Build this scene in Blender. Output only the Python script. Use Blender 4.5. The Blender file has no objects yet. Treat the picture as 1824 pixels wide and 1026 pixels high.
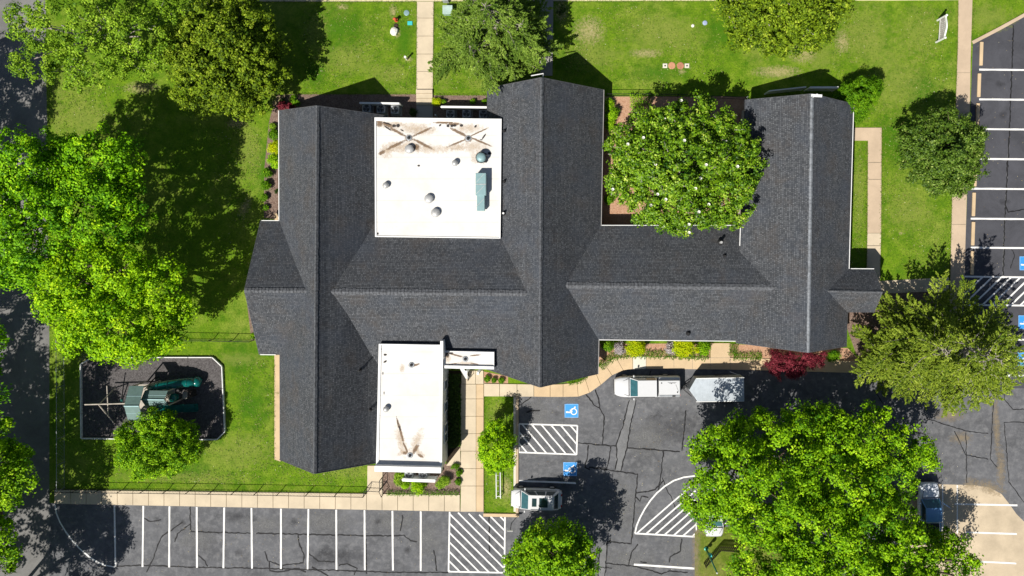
import bpy, math, random
import numpy as np
from mathutils import Vector, Matrix
R = math.radians
random.seed(7); rng = np.random.default_rng(11)
scene = bpy.context.scene
COL = scene.collection

# ------------------------------------------------------------------ camera, sky, sun
H = 64.0; F = 1216.0; CX, CY = 1000.0, 415.0          # drone height, focal length in photo px, nadir point
cd = bpy.data.cameras.new('camera'); cam = bpy.data.objects.new('camera', cd); COL.objects.link(cam)
cam.location = (0, 0, H); cam.rotation_euler = (0, 0, 0)
cd.sensor_width = 36; cd.lens = 36 * F / 1824; cd.clip_end = 600; cd.clip_start = 0.5
cd.shift_x = (912 - CX) / 1824; cd.shift_y = -(513 - CY) / 1824
scene.camera = cam
ELEV = R(51.7); SD = Vector((-.636 * math.cos(ELEV), -.772 * math.cos(ELEV), math.sin(ELEV))).normalized()
w = bpy.data.worlds.new('World'); scene.world = w; w.use_nodes = True
nt = w.node_tree; bg = nt.nodes['Background']; sky = nt.nodes.new('ShaderNodeTexSky')
sky.sky_type = 'NISHITA'; sky.sun_disc = False; sky.sun_elevation = ELEV; sky.sun_rotation = math.atan2(-.636, -.772)
nt.links.new(sky.outputs[0], bg.inputs[0]); bg.inputs[1].default_value = 0.05
sl = bpy.data.lights.new('sun', 'SUN'); sl.energy = 5.0; sl.angle = R(.5); sl.color = (1, .955, .88)
so = bpy.data.objects.new('sun', sl); COL.objects.link(so); so.location = SD * 90
so.rotation_euler = SD.to_track_quat('Z', 'Y').to_euler()
scene.view_settings.view_transform = 'Standard'; scene.view_settings.look = 'None'
scene.view_settings.exposure = 0.3; scene.view_settings.gamma = 1
scene.cycles.max_bounces = 6; scene.cycles.transparent_max_bounces = 12

def P(px, py, z=0.0):
    k = (H - z) / F
    return Vector(((px - CX) * k, -(py - CY) * k, z))
def S(px, z=0.0): return px * (H - z) / F

# ------------------------------------------------------------------ mesh helpers
ORG = {}
class MB:
    def __init__(s): s.v = []; s.f = []; s.uv = {}; s.m = []
    def face(s, pts, uv=None, m=0):
        b = len(s.v); s.v += [Vector(p) for p in pts]; s.f.append(list(range(b, b + len(pts)))); s.m.append(m)
        if uv: s.uv[len(s.f) - 1] = uv
    def prism(s, pts, z0, z1):
        n = len(pts); a = sum(pts[i][0] * pts[(i + 1) % n][1] - pts[(i + 1) % n][0] * pts[i][1] for i in range(n))
        if a < 0: pts = pts[::-1]
        b = len(s.v)
        s.v += [Vector((p[0], p[1], z0)) for p in pts] + [Vector((p[0], p[1], z1)) for p in pts]
        s.f.append([b + n + i for i in range(n)]); s.f.append([b + n - 1 - i for i in range(n)])
        for i in range(n):
            j = (i + 1) % n; s.f.append([b + i, b + j, b + n + j, b + n + i])
        s.m += [0] * (n + 2)
    def sheet(s, pts, z):
        n = len(pts); a = sum(pts[i][0] * pts[(i + 1) % n][1] - pts[(i + 1) % n][0] * pts[i][1] for i in range(n))
        if a < 0: pts = pts[::-1]
        s.face([(p[0], p[1], z) for p in pts])
    def box(s, c, d, rz=0.0, top=1.0):
        c = Vector(c); M = Matrix.Rotation(rz, 3, 'Z'); x, y, z = d[0] / 2, d[1] / 2, d[2] / 2
        b = len(s.v)
        for sz, t in ((-1, 1.0), (1, top)):
            for sx, sy in ((-1, -1), (1, -1), (1, 1), (-1, 1)):
                s.v.append(c + M @ Vector((sx * x * t, sy * y * t, sz * z)))
        for q in ((3, 2, 1, 0), (4, 5, 6, 7), (0, 1, 5, 4), (1, 2, 6, 5), (2, 3, 7, 6), (3, 0, 4, 7)):
            s.f.append([b + i for i in q]); s.m.append(0)
    def beam(s, p, q, w, h):
        p, q = Vector(p), Vector(q); d = (q - p)
        if d.length < 1e-6: return
        d.normalize(); up = Vector((0, 0, 1))
        if abs(d.z) > .95: up = Vector((1, 0, 0))
        r = d.cross(up).normalized() * w / 2; u = r.cross(d).normalized() * h / 2
        b = len(s.v)
        for e in (p, q): s.v += [e - r - u, e + r - u, e + r + u, e - r + u]
        for f in ((0, 1, 2, 3), (7, 6, 5, 4), (1, 0, 4, 5), (2, 1, 5, 6), (3, 2, 6, 7), (0, 3, 7, 4)):
            s.f.append([b + i for i in f]); s.m.append(0)
    def tube(s, pts, rad, n=8, cap=True):
        pts = [Vector(p) for p in pts]
        if not hasattr(rad, '__len__'): rad = [rad] * len(pts)
        b = len(s.v)
        for i, p in enumerate(pts):
            d = (pts[min(i + 1, len(pts) - 1)] - pts[max(i - 1, 0)]).normalized()
            a = Vector((0, 0, 1)) if abs(d.z) < .9 else Vector((1, 0, 0))
            r = d.cross(a).normalized(); u = r.cross(d)
            for k in range(n):
                t = 2 * math.pi * k / n; s.v.append(p + (r * math.cos(t) + u * math.sin(t)) * rad[i])
        for i in range(len(pts) - 1):
            for k in range(n):
                l = (k + 1) % n; s.f.append([b + i * n + k, b + i * n + l, b + (i + 1) * n + l, b + (i + 1) * n + k]); s.m.append(0)
        if cap:
            s.f.append([b + k for k in range(n)][::-1]); s.f.append([b + (len(pts) - 1) * n + k for k in range(n)]); s.m += [0, 0]
    def lathe(s, c, prof, n=16):
        c = Vector(c); b = len(s.v)
        for r, z in prof:
            for k in range(n):
                t = 2 * math.pi * k / n; s.v.append(c + Vector((r * math.cos(t), r * math.sin(t), z)))
        for i in range(len(prof) - 1):
            for k in range(n):
                l = (k + 1) % n; s.f.append([b + i * n + k, b + i * n + l, b + (i + 1) * n + l, b + (i + 1) * n + k]); s.m.append(0)
        s.f.append([b + (len(prof) - 1) * n + k for k in range(n)]); s.m.append(0)
    def ribbon(s, pts, w, z, wv=0.0):
        pts = [Vector((p[0], p[1])) for p in pts]; L = []; Rr = []
        for i, p in enumerate(pts):
            d = (pts[min(i + 1, len(pts) - 1)] - pts[max(i - 1, 0)])
            if d.length < 1e-9: d = Vector((1, 0))
            d.normalize(); nrm = Vector((-d.y, d.x)) * w / 2 * (1 + random.uniform(-wv, wv)); L.append(p + nrm); Rr.append(p - nrm)
        for i in range(len(pts) - 1):
            s.face([(*Rr[i], z), (*Rr[i + 1], z), (*L[i + 1], z), (*L[i], z)])
    def build(s, name, mat, parent=None, smooth=False, loc=None, bevel=0.0):
        me = bpy.data.meshes.new(name); o = bpy.data.objects.new(name, me); COL.objects.link(o)
        org = Vector((0, 0, 0))
        if parent is not None: o.parent = parent; org = ORG[parent.name]
        elif loc is not None: org = Vector(loc); o.location = org
        ORG[o.name] = org.copy()
        me.from_pydata([tuple(p - org) for p in s.v], [], s.f)
        if s.uv:
            ul = me.uv_layers.new(name='UVMap')
            for fi, uvs in s.uv.items():
                p = me.polygons[fi]
                for li, u in zip(p.loop_indices, uvs): ul.data[li].uv = u
        ms = mat if isinstance(mat, (list, tuple)) else [mat]
        for m in ms: me.materials.append(m)
        for i, p in enumerate(me.polygons): p.material_index = s.m[i]
        if smooth:
            for p in me.polygons: p.use_smooth = True
        if bevel:
            b = o.modifiers.new('bevel', 'BEVEL'); b.width = bevel; b.segments = 2
        return o
def tag(o, label=None, cat=None, group=None, kind=None):
    if label: o['label'] = label
    if cat: o['category'] = cat
    if group: o['group'] = group
    if kind: o['kind'] = kind
    return o
def thing(name, label, cat, loc, group=None):
    o = bpy.data.objects.new(name, None); COL.objects.link(o); o.location = loc; o.empty_display_size = .3
    ORG[o.name] = Vector(loc); return tag(o, label, cat, group)
def copy_thing(root, loc, label):
    r = root.copy(); COL.objects.link(r); r.location = loc; r['label'] = label; ORG[r.name] = Vector(loc)
    for ch in list(root.children):
        c = ch.copy(); COL.objects.link(c); c.parent = r
        for g in ch.children:
            d = g.copy(); COL.objects.link(d); d.parent = c
    return r

# ------------------------------------------------------------------ materials
class N:
    def __init__(s, name):
        s.m = bpy.data.materials.new(name); s.m.use_nodes = True; s.t = s.m.node_tree; s.b = s.t.nodes['Principled BSDF']
        s.out = s.t.nodes['Material Output']
    def n(s, t, **k):
        o = s.t.nodes.new(t)
        for a, v in k.items(): setattr(o, a, v)
        return o
    def l(s, a, b): s.t.links.new(a, b)
    def coord(s, kind='Object'):
        return s.n('ShaderNodeTexCoord').outputs[kind]
    def geo(s): return s.n('ShaderNodeNewGeometry').outputs['Position']
    def noise(s, scale, detail=4, rough=.6, vec=None, dist=0):
        o = s.n('ShaderNodeTexNoise'); o.inputs['Scale'].default_value = scale; o.inputs['Detail'].default_value = detail
        o.inputs['Roughness'].default_value = rough; o.inputs['Distortion'].default_value = dist
        s.l(vec if vec is not None else s.geo(), o.inputs['Vector']); return o.outputs['Fac']
    def math(s, op, a, b=None, clamp=False):
        o = s.n('ShaderNodeMath', operation=op, use_clamp=clamp)
        for i, x in enumerate((a, b)):
            if x is None: continue
            if isinstance(x, (int, float)): o.inputs[i].default_value = x
            else: s.l(x, o.inputs[i])
        return o.outputs[0]
    def rng(s, x, a, b, c=0, d=1):
        o = s.n('ShaderNodeMapRange'); o.inputs[1].default_value = a; o.inputs[2].default_value = b
        o.inputs[3].default_value = c; o.inputs[4].default_value = d; s.l(x, o.inputs[0]); return o.outputs[0]
    def mix(s, f, a, b, blend='MIX'):
        o = s.n('ShaderNodeMix', data_type='RGBA', blend_type=blend)
        if isinstance(f, (int, float)): o.inputs[0].default_value = f
        else: s.l(f, o.inputs[0])
        for i, x in ((6, a), (7, b)):
            if isinstance(x, tuple): o.inputs[i].default_value = (*x, 1)
            else: s.l(x, o.inputs[i])
        return o.outputs[2]
    def col(s, c): 
        if isinstance(c, tuple): s.b.inputs['Base Color'].default_value = (*c, 1)
        else: s.l(c, s.b.inputs['Base Color'])
    def set(s, rough=.8, metal=0, spec=.5, coat=0):
        s.b.inputs['Roughness'].default_value = rough; s.b.inputs['Metallic'].default_value = metal
        s.b.inputs['Specular IOR Level'].default_value = spec; s.b.inputs['Coat Weight'].default_value = coat; return s
    def bump(s, h, strength=.4, dist=.05):
        o = s.n('ShaderNodeBump'); o.inputs['Strength'].default_value = strength; o.inputs['Distance'].default_value = dist
        s.l(h, o.inputs['Height']); s.l(o.outputs[0], s.b.inputs['Normal'])

def simple(name, c, rough=.6, metal=0, var=.25, scale=3, spec=.4, coat=0, bump=0):
    k = N(name); n = k.noise(scale, 5, .65)
    k.col(k.mix(k.rng(n, .3, .7), tuple(x * (1 - var) for x in c), tuple(min(1, x * (1 + var * .6)) for x in c)))
    k.set(rough, metal, spec, coat)
    if bump: k.bump(k.noise(scale * 12, 3), bump, .02)
    return k.m

def grass_mat(name, a=(.07, .18, .003), b=(.2, .33, .01), dry=(.33, .35, .08), dryamt=(.54, .7)):
    k = N(name); g = k.geo()
    big = k.noise(.16, 4, .6, g); mid = k.noise(.9, 5, .7, g); fine = k.noise(6, 5, .8, g); vf = k.noise(38, 2, .7, g)
    c = k.mix(k.rng(mid, .35, .66), a, b)
    c = k.mix(k.rng(k.math('ADD', k.math('MULTIPLY', big, .55), k.math('MULTIPLY', mid, .45)), dryamt[0] - .06, dryamt[1], 0, .8), c, dry)
    c = k.mix(k.rng(fine, .42, .66, 0, .7), k.mix(k.rng(k.noise(2.6, 5, .8, g), .5, .68, 0, .7), c, (.22, .29, .03)), tuple(x * .55 for x in a))
    c = k.mix(k.rng(vf, .5, .72, 0, .75), c, (.24, .36, .035))
    k.col(c); k.set(.95, spec=.15); k.bump(k.math('ADD', fine, vf), .9, .06)
    return k.m
M = {}
M['grass'] = grass_mat('grass')
M['grass_dry'] = grass_mat('grass_dry', (.09, .14, .012), (.16, .22, .02), (.3, .26, .09), (.46, .62))
def asphalt(name, c, stain=.35, light=.12):
    k = N(name); g = k.geo()
    a = k.noise(.35, 6, .7, g, .6); b = k.noise(1.7, 6, .75, g); f = k.noise(30, 3, .7, g)
    x = k.mix(k.rng(a, .35, .65), tuple(v * .72 for v in c), tuple(v * 1.25 for v in c))
    x = k.mix(k.rng(b, .46, .7, 0, light * 5), x, (c[0] + light, c[1] + light * .98, c[2] + light * .95))
    x = k.mix(k.rng(f, .4, .75, 0, .5), x, tuple(v * 1.9 for v in c))
    k.col(x); k.set(.9, spec=.25); k.bump(f, .5, .02); return k.m
M['asphalt'] = asphalt('asphalt', (.098, .1, .107), light=.13)
M['asphalt_new'] = asphalt('asphalt_new', (.058, .059, .068), light=.03)
M['asphalt_road'] = asphalt('asphalt_road', (.15, .147, .142), light=.06)
M['asphalt_patch'] = asphalt('asphalt_patch', (.15, .152, .156), light=.1)
def concrete(name, c, var=.12):
    k = N(name); g = k.geo(); a = k.noise(.5, 5, .65, g); f = k.noise(22, 3, .7, g); st = k.noise(2.3, 6, .75, g)
    x = k.mix(k.rng(a, .3, .7), tuple(v * (1 - var) for v in c), tuple(v * (1 + var) for v in c))
    x = k.mix(k.rng(st, .58, .8, 0, .45), x, tuple(v * .62 for v in c))
    x = k.mix(k.rng(f, .5, .8, 0, .3), x, tuple(v * .7 for v in c)); k.col(x); k.set(.9, spec=.2); k.bump(f, .25, .01); return k.m
M['concrete'] = concrete('concrete', (.56, .47, .34))
M['concrete_warm'] = concrete('concrete_warm', (.56, .42, .26))
M['concrete_pale'] = concrete('concrete_pale', (.64, .6, .51))
M['concrete_side'] = concrete('concrete_side', (.49, .38, .27))
M['apron'] = concrete('apron_concrete', (.5, .41, .29), .18)
M['concrete_grey'] = concrete('concrete_grey', (.36, .34, .31))
M['joint'] = simple('joint', (.34, .28, .2), .9)
M['crack'] = simple('crack', (.01, .01, .011), .8)
def mulch(name, a, b):
    k = N(name); f = k.noise(14, 4, .8); v = k.n('ShaderNodeTexVoronoi'); v.inputs['Scale'].default_value = 9; k.l(k.geo(), v.inputs['Vector'])
    x = k.mix(v.outputs['Color'], a, b); x = k.mix(k.rng(f, .35, .7, 0, .7), x, tuple(t * .4 for t in a)); k.col(x); k.set(.95, spec=.1); k.bump(f, .8, .05); return k.m
M['mulch'] = mulch('mulch', (.17, .11, .085), (.33, .245, .195))
M['mulch_orange'] = mulch('mulch_orange', (.46, .25, .15), (.62, .4, .27))
M['rubber'] = mulch('rubber', (.075, .068, .068), (.18, .168, .168))
M['soil'] = mulch('soil', (.03, .022, .016), (.06, .045, .03))
def paintmark(name, c, wear=.5):
    k = N(name); n = k.noise(7, 5, .8); k.col(k.mix(k.rng(n, .54, .7, 0, wear), c, (.2, .2, .2))); k.set(.7); return k.m
M['line'] = paintmark('line_paint', (.78, .77, .74)); M['blue'] = paintmark('blue_paint', (.03, .27, .68), .25)
M['lightblue'] = simple('pale_blue_paint', (.25, .5, .85), .6)
def shingle(name, bias=1.0):
    k = N(name); uv = k.coord('UV')
    br = k.n('ShaderNodeTexBrick'); k.l(uv, br.inputs['Vector']); br.offset = .37; br.offset_frequency = 3; br.squash = 1
    br.inputs['Color1'].default_value = (.058, .062, .068, 1); br.inputs['Color2'].default_value = (.11, .115, .122, 1)
    br.inputs['Mortar'].default_value = (.02, .022, .027, 1); br.inputs['Scale'].default_value = 1
    br.inputs['Mortar Size'].default_value = .012; br.inputs['Brick Width'].default_value = .16; br.inputs['Row Height'].default_value = .15
    br.inputs['Bias'].default_value = -.1; br.inputs['Mortar Smooth'].default_value = .2
    b2 = k.n('ShaderNodeTexBrick'); k.l(uv, b2.inputs['Vector']); b2.offset = .61; b2.offset_frequency = 2
    b2.inputs['Color1'].default_value = (0, 0, 0, 1); b2.inputs['Color2'].default_value = (1, 1, 1, 1); b2.inputs['Mortar'].default_value = (0, 0, 0, 1)
    b2.inputs['Scale'].default_value = 1; b2.inputs['Mortar Size'].default_value = .02; b2.inputs['Brick Width'].default_value = .13; b2.inputs['Row Height'].default_value = .15
    fl = k.math('MULTIPLY', k.rng(k.math('MULTIPLY', b2.outputs[0], 1.0), .7, .95), .55)
    x = k.mix(fl, br.outputs[0], (.19, .198, .212))
    warm = k.noise(.45, 5, .7); cool = k.noise(.3, 3, .6)
    x = k.mix(k.rng(warm, .5, .7, 0, .4), x, (.09, .072, .058)); x = k.mix(k.rng(cool, .45, .7, 0, .4), x, (.06, .074, .1))
    mp = k.n('ShaderNodeMapping'); mp.inputs['Scale'].default_value = (2.4, .22, 1); k.l(uv, mp.inputs[0]); st = k.noise(1.0, 5, .7, mp.outputs[0])
    mp2 = k.n('ShaderNodeMapping'); mp2.inputs['Scale'].default_value = (.1, 3.2, 1); k.l(uv, mp2.inputs[0]); cs = k.noise(1.6, 3, .7, mp2.outputs[0])
    x = k.mix(k.rng(st, .5, .72, 0, .3), x, (.045, .048, .056)); x = k.mix(k.rng(cs, .52, .7, 0, .35), x, (.13, .138, .152))
    x = k.mix(1.0, x, (bias, bias, bias), 'MULTIPLY'); k.col(x); k.set(.95, spec=.1)
    k.bump(br.outputs[1], .15, .01); return k.m
M['shingle'] = shingle('asphalt_shingle', .95)
M['ridge'] = simple('ridge_shingle', (.1, .105, .115), .85, var=.7, scale=5)
M['ridge_light'] = simple('ridge_vent_metal', (.22, .235, .255), .6, var=.5, scale=2.2)
M['white'] = simple('white_paint', (.8, .8, .78), .5, var=.06)
M['fascia'] = simple('fascia_paint', (.74, .74, .72), .5, var=.1)
M['gutter_grey'] = simple('gutter_grey', (.3, .29, .28), .5, var=.15)
M['fascia_dark'] = simple('dark_drip_edge', (.09, .09, .095), .5, var=.2)
M['brick_wall'] = simple('pale_wall', (.5, .47, .42), .8, var=.2)
k = N('siding'); wv = k.n('ShaderNodeTexWave', bands_direction='Z'); wv.inputs['Scale'].default_value = 1.6; k.l(k.geo(), wv.inputs['Vector'])
k.col(k.mix(wv.outputs['Fac'], (.48, .5, .52), (.62, .64, .65))); k.set(.6); M['siding'] = k.m
k = N('membrane'); g = k.geo(); a = k.noise(.4, 5, .7, g); sp = k.noise(4, 5, .8, g)
x = k.mix(k.rng(a, .35, .7), (.72, .705, .675), (.62, .595, .55)); x = k.mix(k.rng(sp, .6, .8, 0, .5), x, (.5, .44, .36)); sx = k.n('ShaderNodeSeparateXYZ'); k.l(g, sx.inputs[0]); fr = k.math('FRACT', k.math('MULTIPLY', sx.outputs['Y'], .52)); x = k.mix(k.rng(k.math('ABSOLUTE', k.math('SUBTRACT', fr, .5)), .0, .03, .35, 0), x, (.45, .41, .35)); k.col(x); k.set(.7, spec=.2); M['membrane'] = k.m
M['galv'] = simple('galvanised', (.48, .48, .47), .4, .25); M['dark_metal'] = simple('dark_metal', (.03, .03, .032), .5, .3)
M['teal_metal'] = simple('teal_grey_metal', (.23, .36, .37), .5, .2, var=.12); M['black'] = simple('black_rubber', (.015, .015, .016), .7)
M['grey_metal'] = simple('grey_metal', (.3, .32, .34), .5, .3); M['ac_case'] = simple('ac_case', (.42, .44, .46), .5, .2)
M['glass'] = simple('dark_glass', (.02, .045, .05), .08, 0, spec=.8, var=.2)
M['ws_glass'] = simple('windscreen', (.03, .11, .125), .08, 0, spec=1, var=.3)
M['car_white'] = simple('white_car_paint', (.6, .605, .61), .3, var=.03, coat=.6); M['car_shade_blue'] = simple('shade_blue_car_paint', (.16, .34, .62), .3, 0, coat=.5, var=.1)  # the blue is tree shade on white bodywork, put into the paint colour
M['car_pale'] = simple('pale_car_paint', (.74, .78, .84), .3, coat=.6, var=.05)
M['alu'] = simple('aluminium_sheet', (.5, .55, .59), .45, .25, var=.18, scale=1.4, bump=.1)
M['trim'] = simple('black_trim', (.02, .02, .02), .5); M['chrome'] = simple('chrome', (.6, .6, .6), .2, 1)
M['lamp_glass'] = simple('lamp_glass', (.6, .6, .6), .15); M['red_glass'] = simple('red_glass', (.35, .02, .02), .2)
M['play_roof'] = simple('grey_green_roof', (.13, .205, .19), .6, var=.15); M['play_teal'] = simple('teal_plastic', (.003, .13, .115), .25, coat=.4, var=.4)
M['wood_pale'] = simple('weathered_wood', (.45, .4, .34), .8, var=.3); M['wood_dark'] = simple('dark_wood', (.045, .032, .024), .8, var=.4)
M['bark'] = simple('bark', (.16, .12, .085), .9, var=.5, scale=6); M['bark_grey'] = simple('grey_bark', (.33, .29, .25), .9, var=.4, scale=6)
M['green_metal'] = simple('green_pole', (.03, .22, .15), .4, .3); M['red_paint'] = simple('red_paint', (.6, .09, .04), .5)
M['tealid'] = simple('teal_lid', (.05, .5, .5), .5); M['terra'] = simple('terracotta_lid', (.5, .25, .14), .7); M['petal'] = simple('petal', (.8, .78, .7), .6, var=.05)
M['log'] = simple('pinkish_stone', (.5, .36, .28), .9)

def leafmat(name, dark, lite, yellow=None, trans=.13, rough=.6, spec=.15):
    k = N(name); at = k.n('ShaderNodeAttribute', attribute_name='tint'); f = at.outputs['Fac']
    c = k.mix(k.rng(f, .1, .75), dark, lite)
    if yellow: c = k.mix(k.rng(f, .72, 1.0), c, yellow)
    k.col(c); k.set(rough, spec=spec)
    tr = k.n('ShaderNodeBsdfTranslucent'); k.l(k.mix(.5, c, lite), tr.inputs[0]); mx = k.n('ShaderNodeMixShader'); mx.inputs[0].default_value = trans
    k.l(k.b.outputs[0], mx.inputs[1]); k.l(tr.outputs[0], mx.inputs[2]); k.l(mx.outputs[0], k.out.inputs[0]); return k.m
L = {}
L['maple'] = leafmat('maple_leaf', (.035, .15, .002), (.25, .54, .003), (.5, .75, .012))
L['lime'] = leafmat('lime_leaf', (.08, .25, .002), (.36, .62, .003), (.6, .78, .012))
L['oak'] = leafmat('oak_leaf', (.045, .16, .002), (.28, .52, .004), (.5, .7, .02))
L['olive'] = leafmat('olive_leaf', (.03, .07, .004), (.22, .33, .01), (.44, .52, .05))
L['pale'] = leafmat('pale_leaf', (.06, .15, .006), (.28, .46, .02), (.46, .6, .06))
L['cedar'] = leafmat('cedar_spray', (.05, .1, .006), (.28, .37, .03), (.5, .56, .1), trans=.2)
L['pine'] = leafmat('pine_spray', (.05, .11, .01), (.22, .34, .04), (.4, .52, .1), trans=.2)
L['magnolia'] = leafmat('magnolia_leaf', (.02, .085, .002), (.22, .4, .008), (.5, .6, .08), trans=.15, rough=.5, spec=.3)
L['grey_green'] = leafmat('grey_green_leaf', (.02, .06, .003), (.14, .24, .02), (.38, .46, .12), trans=.15, rough=.55, spec=.25)
L['red'] = leafmat('red_leaf', (.09, .01, .018), (.27, .035, .055), (.42, .09, .11), trans=.25)
L['shrub'] = leafmat('shrub_leaf', (.035, .12, .002), (.15, .33, .004), (.28, .45, .012), trans=.2)
L['bright'] = leafmat('golden_leaf', (.25, .38, .001), (.58, .66, .002), (.78, .72, .006), trans=.25)
L['dark'] = leafmat('dark_leaf', (.015, .04, .006), (.05, .1, .012), (.1, .15, .03), trans=.15)
L['ash'] = leafmat('ash_grey_twig', (.25, .2, .2), (.5, .46, .46), (.65, .6, .58), trans=.1)

def decal_mat(name, c, amax=.8, k_noise=1.2, scale=3, gain=2.2, c2=None):
    k = N(name); uv = k.coord('UV'); v = k.n('ShaderNodeVectorMath', operation='LENGTH'); k.l(uv, v.inputs[0])
    n = k.noise(scale, 6, .75); f = k.math('ADD', k.math('SUBTRACT', 1.0, v.outputs['Value']), k.math('MULTIPLY', k.math('SUBTRACT', n, .5), k_noise))
    f = k.math('MULTIPLY', f, gain, True); f = k.math('MULTIPLY', f, amax)
    n2 = k.noise(12, 4, .8); k.col(k.mix(k.rng(n2, .35, .65), c, c2 or tuple(t * .7 for t in c))); k.set(.9, spec=.15)
    tr = k.n('ShaderNodeBsdfTransparent'); mx = k.n('ShaderNodeMixShader'); k.l(f, mx.inputs[0]); k.l(tr.outputs[0], mx.inputs[1]); k.l(k.b.outputs[0], mx.inputs[2])
    k.l(mx.outputs[0], k.out.inputs[0]); return k.m
M['d_dirt'] = decal_mat('bare_dirt', (.55, .44, .26), .7, 3.6, 4.5, 1.0, (.36, .36, .1))
M['d_dry'] = decal_mat('dry_grass', (.4, .42, .1), .36, 3.4, 2.4, 1.3, (.22, .31, .04))
M['d_rich'] = decal_mat('rich_grass', (.04, .15, .004), .5, 2.6, 1.0, 1.2, (.08, .24, .008))
M['d_rust'] = decal_mat('rust_dirt', (.34, .24, .11), .55, 3.2, 3.2, 1.1, (.3, .27, .22))
M['d_grey'] = decal_mat('worn_asphalt', (.3, .3, .295), .6, 2.6, 1.6, 1.0, (.1, .1, .1))
M['d_dark'] = decal_mat('dark_tar', (.04, .04, .044), .45, 2.6, 1.4, .8)
M['d_stain'] = decal_mat('tan_stain', (.5, .37, .25), .5, 2.4, 3.2, 1.1, (.66, .55, .42))
M['d_stain_dk'] = decal_mat('brown_stain', (.13, .09, .065), .85, 2.0, 6, 1.8, (.3, .2, .12))
M['d_spot'] = decal_mat('dark_spot', (.05, .045, .045), .9, 1.4, 7, 3)

def ellipse(mb, px, py, rx, ry, rot, z, n=20, wob=0):
    vs = []; uv = []; c = P(px, py, z)
    for i in range(n):
        t = 2 * math.pi * i / n; x, y = math.cos(t), math.sin(t)
        X, Y = S(rx * x, z), S(ry * y, z); a = -R(rot)
        vs.append((c.x + X * math.cos(a) - Y * math.sin(a), c.y + X * math.sin(a) + Y * math.cos(a), z)); uv.append((x, y))
    mb.face(vs, uv)

# ------------------------------------------------------------------ ground, roads, paving
mb = MB(); mb.sheet([(-190, -190), (190, -190), (190, 190), (-190, 190)], 0); tag(mb.build('ground', M['grass']), kind='structure')
def sheet(name, pts, z, mat, kind='structure'):
    mb = MB(); mb.sheet([P(*p) for p in pts], z); o = mb.build(name, mat); tag(o, kind=kind); return o
def slab(name, pts, z, mat, z0=-.05):
    mb = MB(); mb.prism([P(*p) for p in pts], z0, z); o = mb.build(name, mat, bevel=.015); tag(o, kind='structure'); return o
sheet('road', [(-75, -900), (79, -900), (82, 130), (85, 250), (88, 600), (88, 1700), (-75, 1700)], .004, M['asphalt_road'])
sheet('parking_lot', [(88, 896), (460, 900), (800, 905), (861, 908), (863, 916), (924, 918), (924, 704), (1030, 704), (1050, 697), (1070, 683), (1090, 666),
    (1110, 657), (1140, 655), (1310, 656), (1450, 661), (1530, 663), (1716, 666), (1714, 540), (1717, 500), (1733, 75), (1824, 27), (2300, -230), (2300, 1500), (88, 1500)], .006, M['asphalt'])
sheet('parking_bays_surface', [(1719, 450), (1733, 77), (1826, 29), (2300, -220), (2300, 700), (1717, 690), (1716, 545)], .0095, M['asphalt_new'])
W = []
slab('sidewalk', [(380, -34), (1700, -30), (1720, 0), (1600, 1), (380, 3)], .05, M['concrete'])
slab('sidewalk', [(743, 3.2), (772.5, 3.2), (771, 160), (742, 160)], .06, M['concrete'])
slab('sidewalk', [(1708, -80), (1734, -80), (1728, 110), (1727, 190), (1722, 330), (1717, 500), (1713, 640), (1690, 640), (1692, 505), (1696, 340), (1702, 190), (1706, 80)], .08, M['concrete_side'])
slab('sidewalk', [(1519, 227.5), (1570, 227.5), (1569, 415), (1545, 415), (1546, 250.5), (1519, 250.5)], .06, M['concrete_side'])
slab('sidewalk', [(1545, 415.4), (1569, 415.4), (1567, 500), (1543, 500)], .06, M['concrete'])
slab('sidewalk', [(1543, 500.4), (1567, 500.4), (1689.6, 494), (1689.6, 518), (1543, 524)], .06, M['concrete'])
slab('sidewalk', [(962, -30), (986, -30), (984, 135), (960, 135)], .07, M['concrete_grey'])
# main south walk in squares
xs = [98] + [127 + i * 27.7 for i in range(26)]
tops = lambda x: 872 + (x - 98) / 722 * 9; bots = lambda x: 896.5 + (x - 98) / 722 * 14
mb = MB()
for i in range(len(xs) - 1):
    a, b = xs[i] + .35, xs[i + 1] - .35
    mb.prism([P(a, tops(a)), P(b, tops(b)), P(b, bots(b)), P(a, bots(a))], -.05, .1 + random.uniform(0, .004))
tag(mb.build('sidewalk', M['concrete'], bevel=.01), kind='structure')
mb = MB(); mb2 = MB(); ys = [684] + [710 + i * 31 for i in range(6)] + [911]
mb.prism([P(822.5, 660), P(847, 660), P(847, 683.5), P(822, 683.5)], -.05, .1)
for i in range(len(ys) - 1):
    mb.prism([P(821.5, ys[i] + .3), P(848, ys[i] + .3), P(848, ys[i + 1] - .3), P(820.5, ys[i + 1] - .3)], -.05, .101)
    mb2.prism([P(848.5, ys[i] + .3), P(861.5, ys[i] + .3), P(861.5, ys[i + 1] - .3), P(848.5, ys[i + 1] - .3)], -.05, .102)
mb.prism([P(847.6, 660), P(861, 660), P(861.5, 683.6), P(847.6, 683.6)], -.05, .1)
mb.prism([P(655, 829), P(682, 829), P(681.5, 879), P(654.5, 879)], -.05, .1)
mb.prism([P(795, 829), P(820, 797), P(820.3, 826), P(800, 829)], -.05, .098)
tag(mb.build('sidewalk', M['concrete'], bevel=.01), kind='structure'); tag(mb2.build('sidewalk', M['concrete_warm'], bevel=.01), kind='structure')
outer = [(862, 705.5), (890, 705.5), (921, 706), (951, 706), (980, 706.5), (1003, 706.5), (1030, 706), (1050, 699), (1070, 685), (1090, 668), (1110, 659), (1127, 657.5)]
inner = [(862, 683), (890, 683.5), (921, 684), (951, 684.5), (980, 685), (1003, 684), (1028, 681), (1042, 673), (1059, 659), (1075, 645), (1097, 636.5), (1127, 634.5)]
mb = MB(); mb2 = MB()
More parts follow.
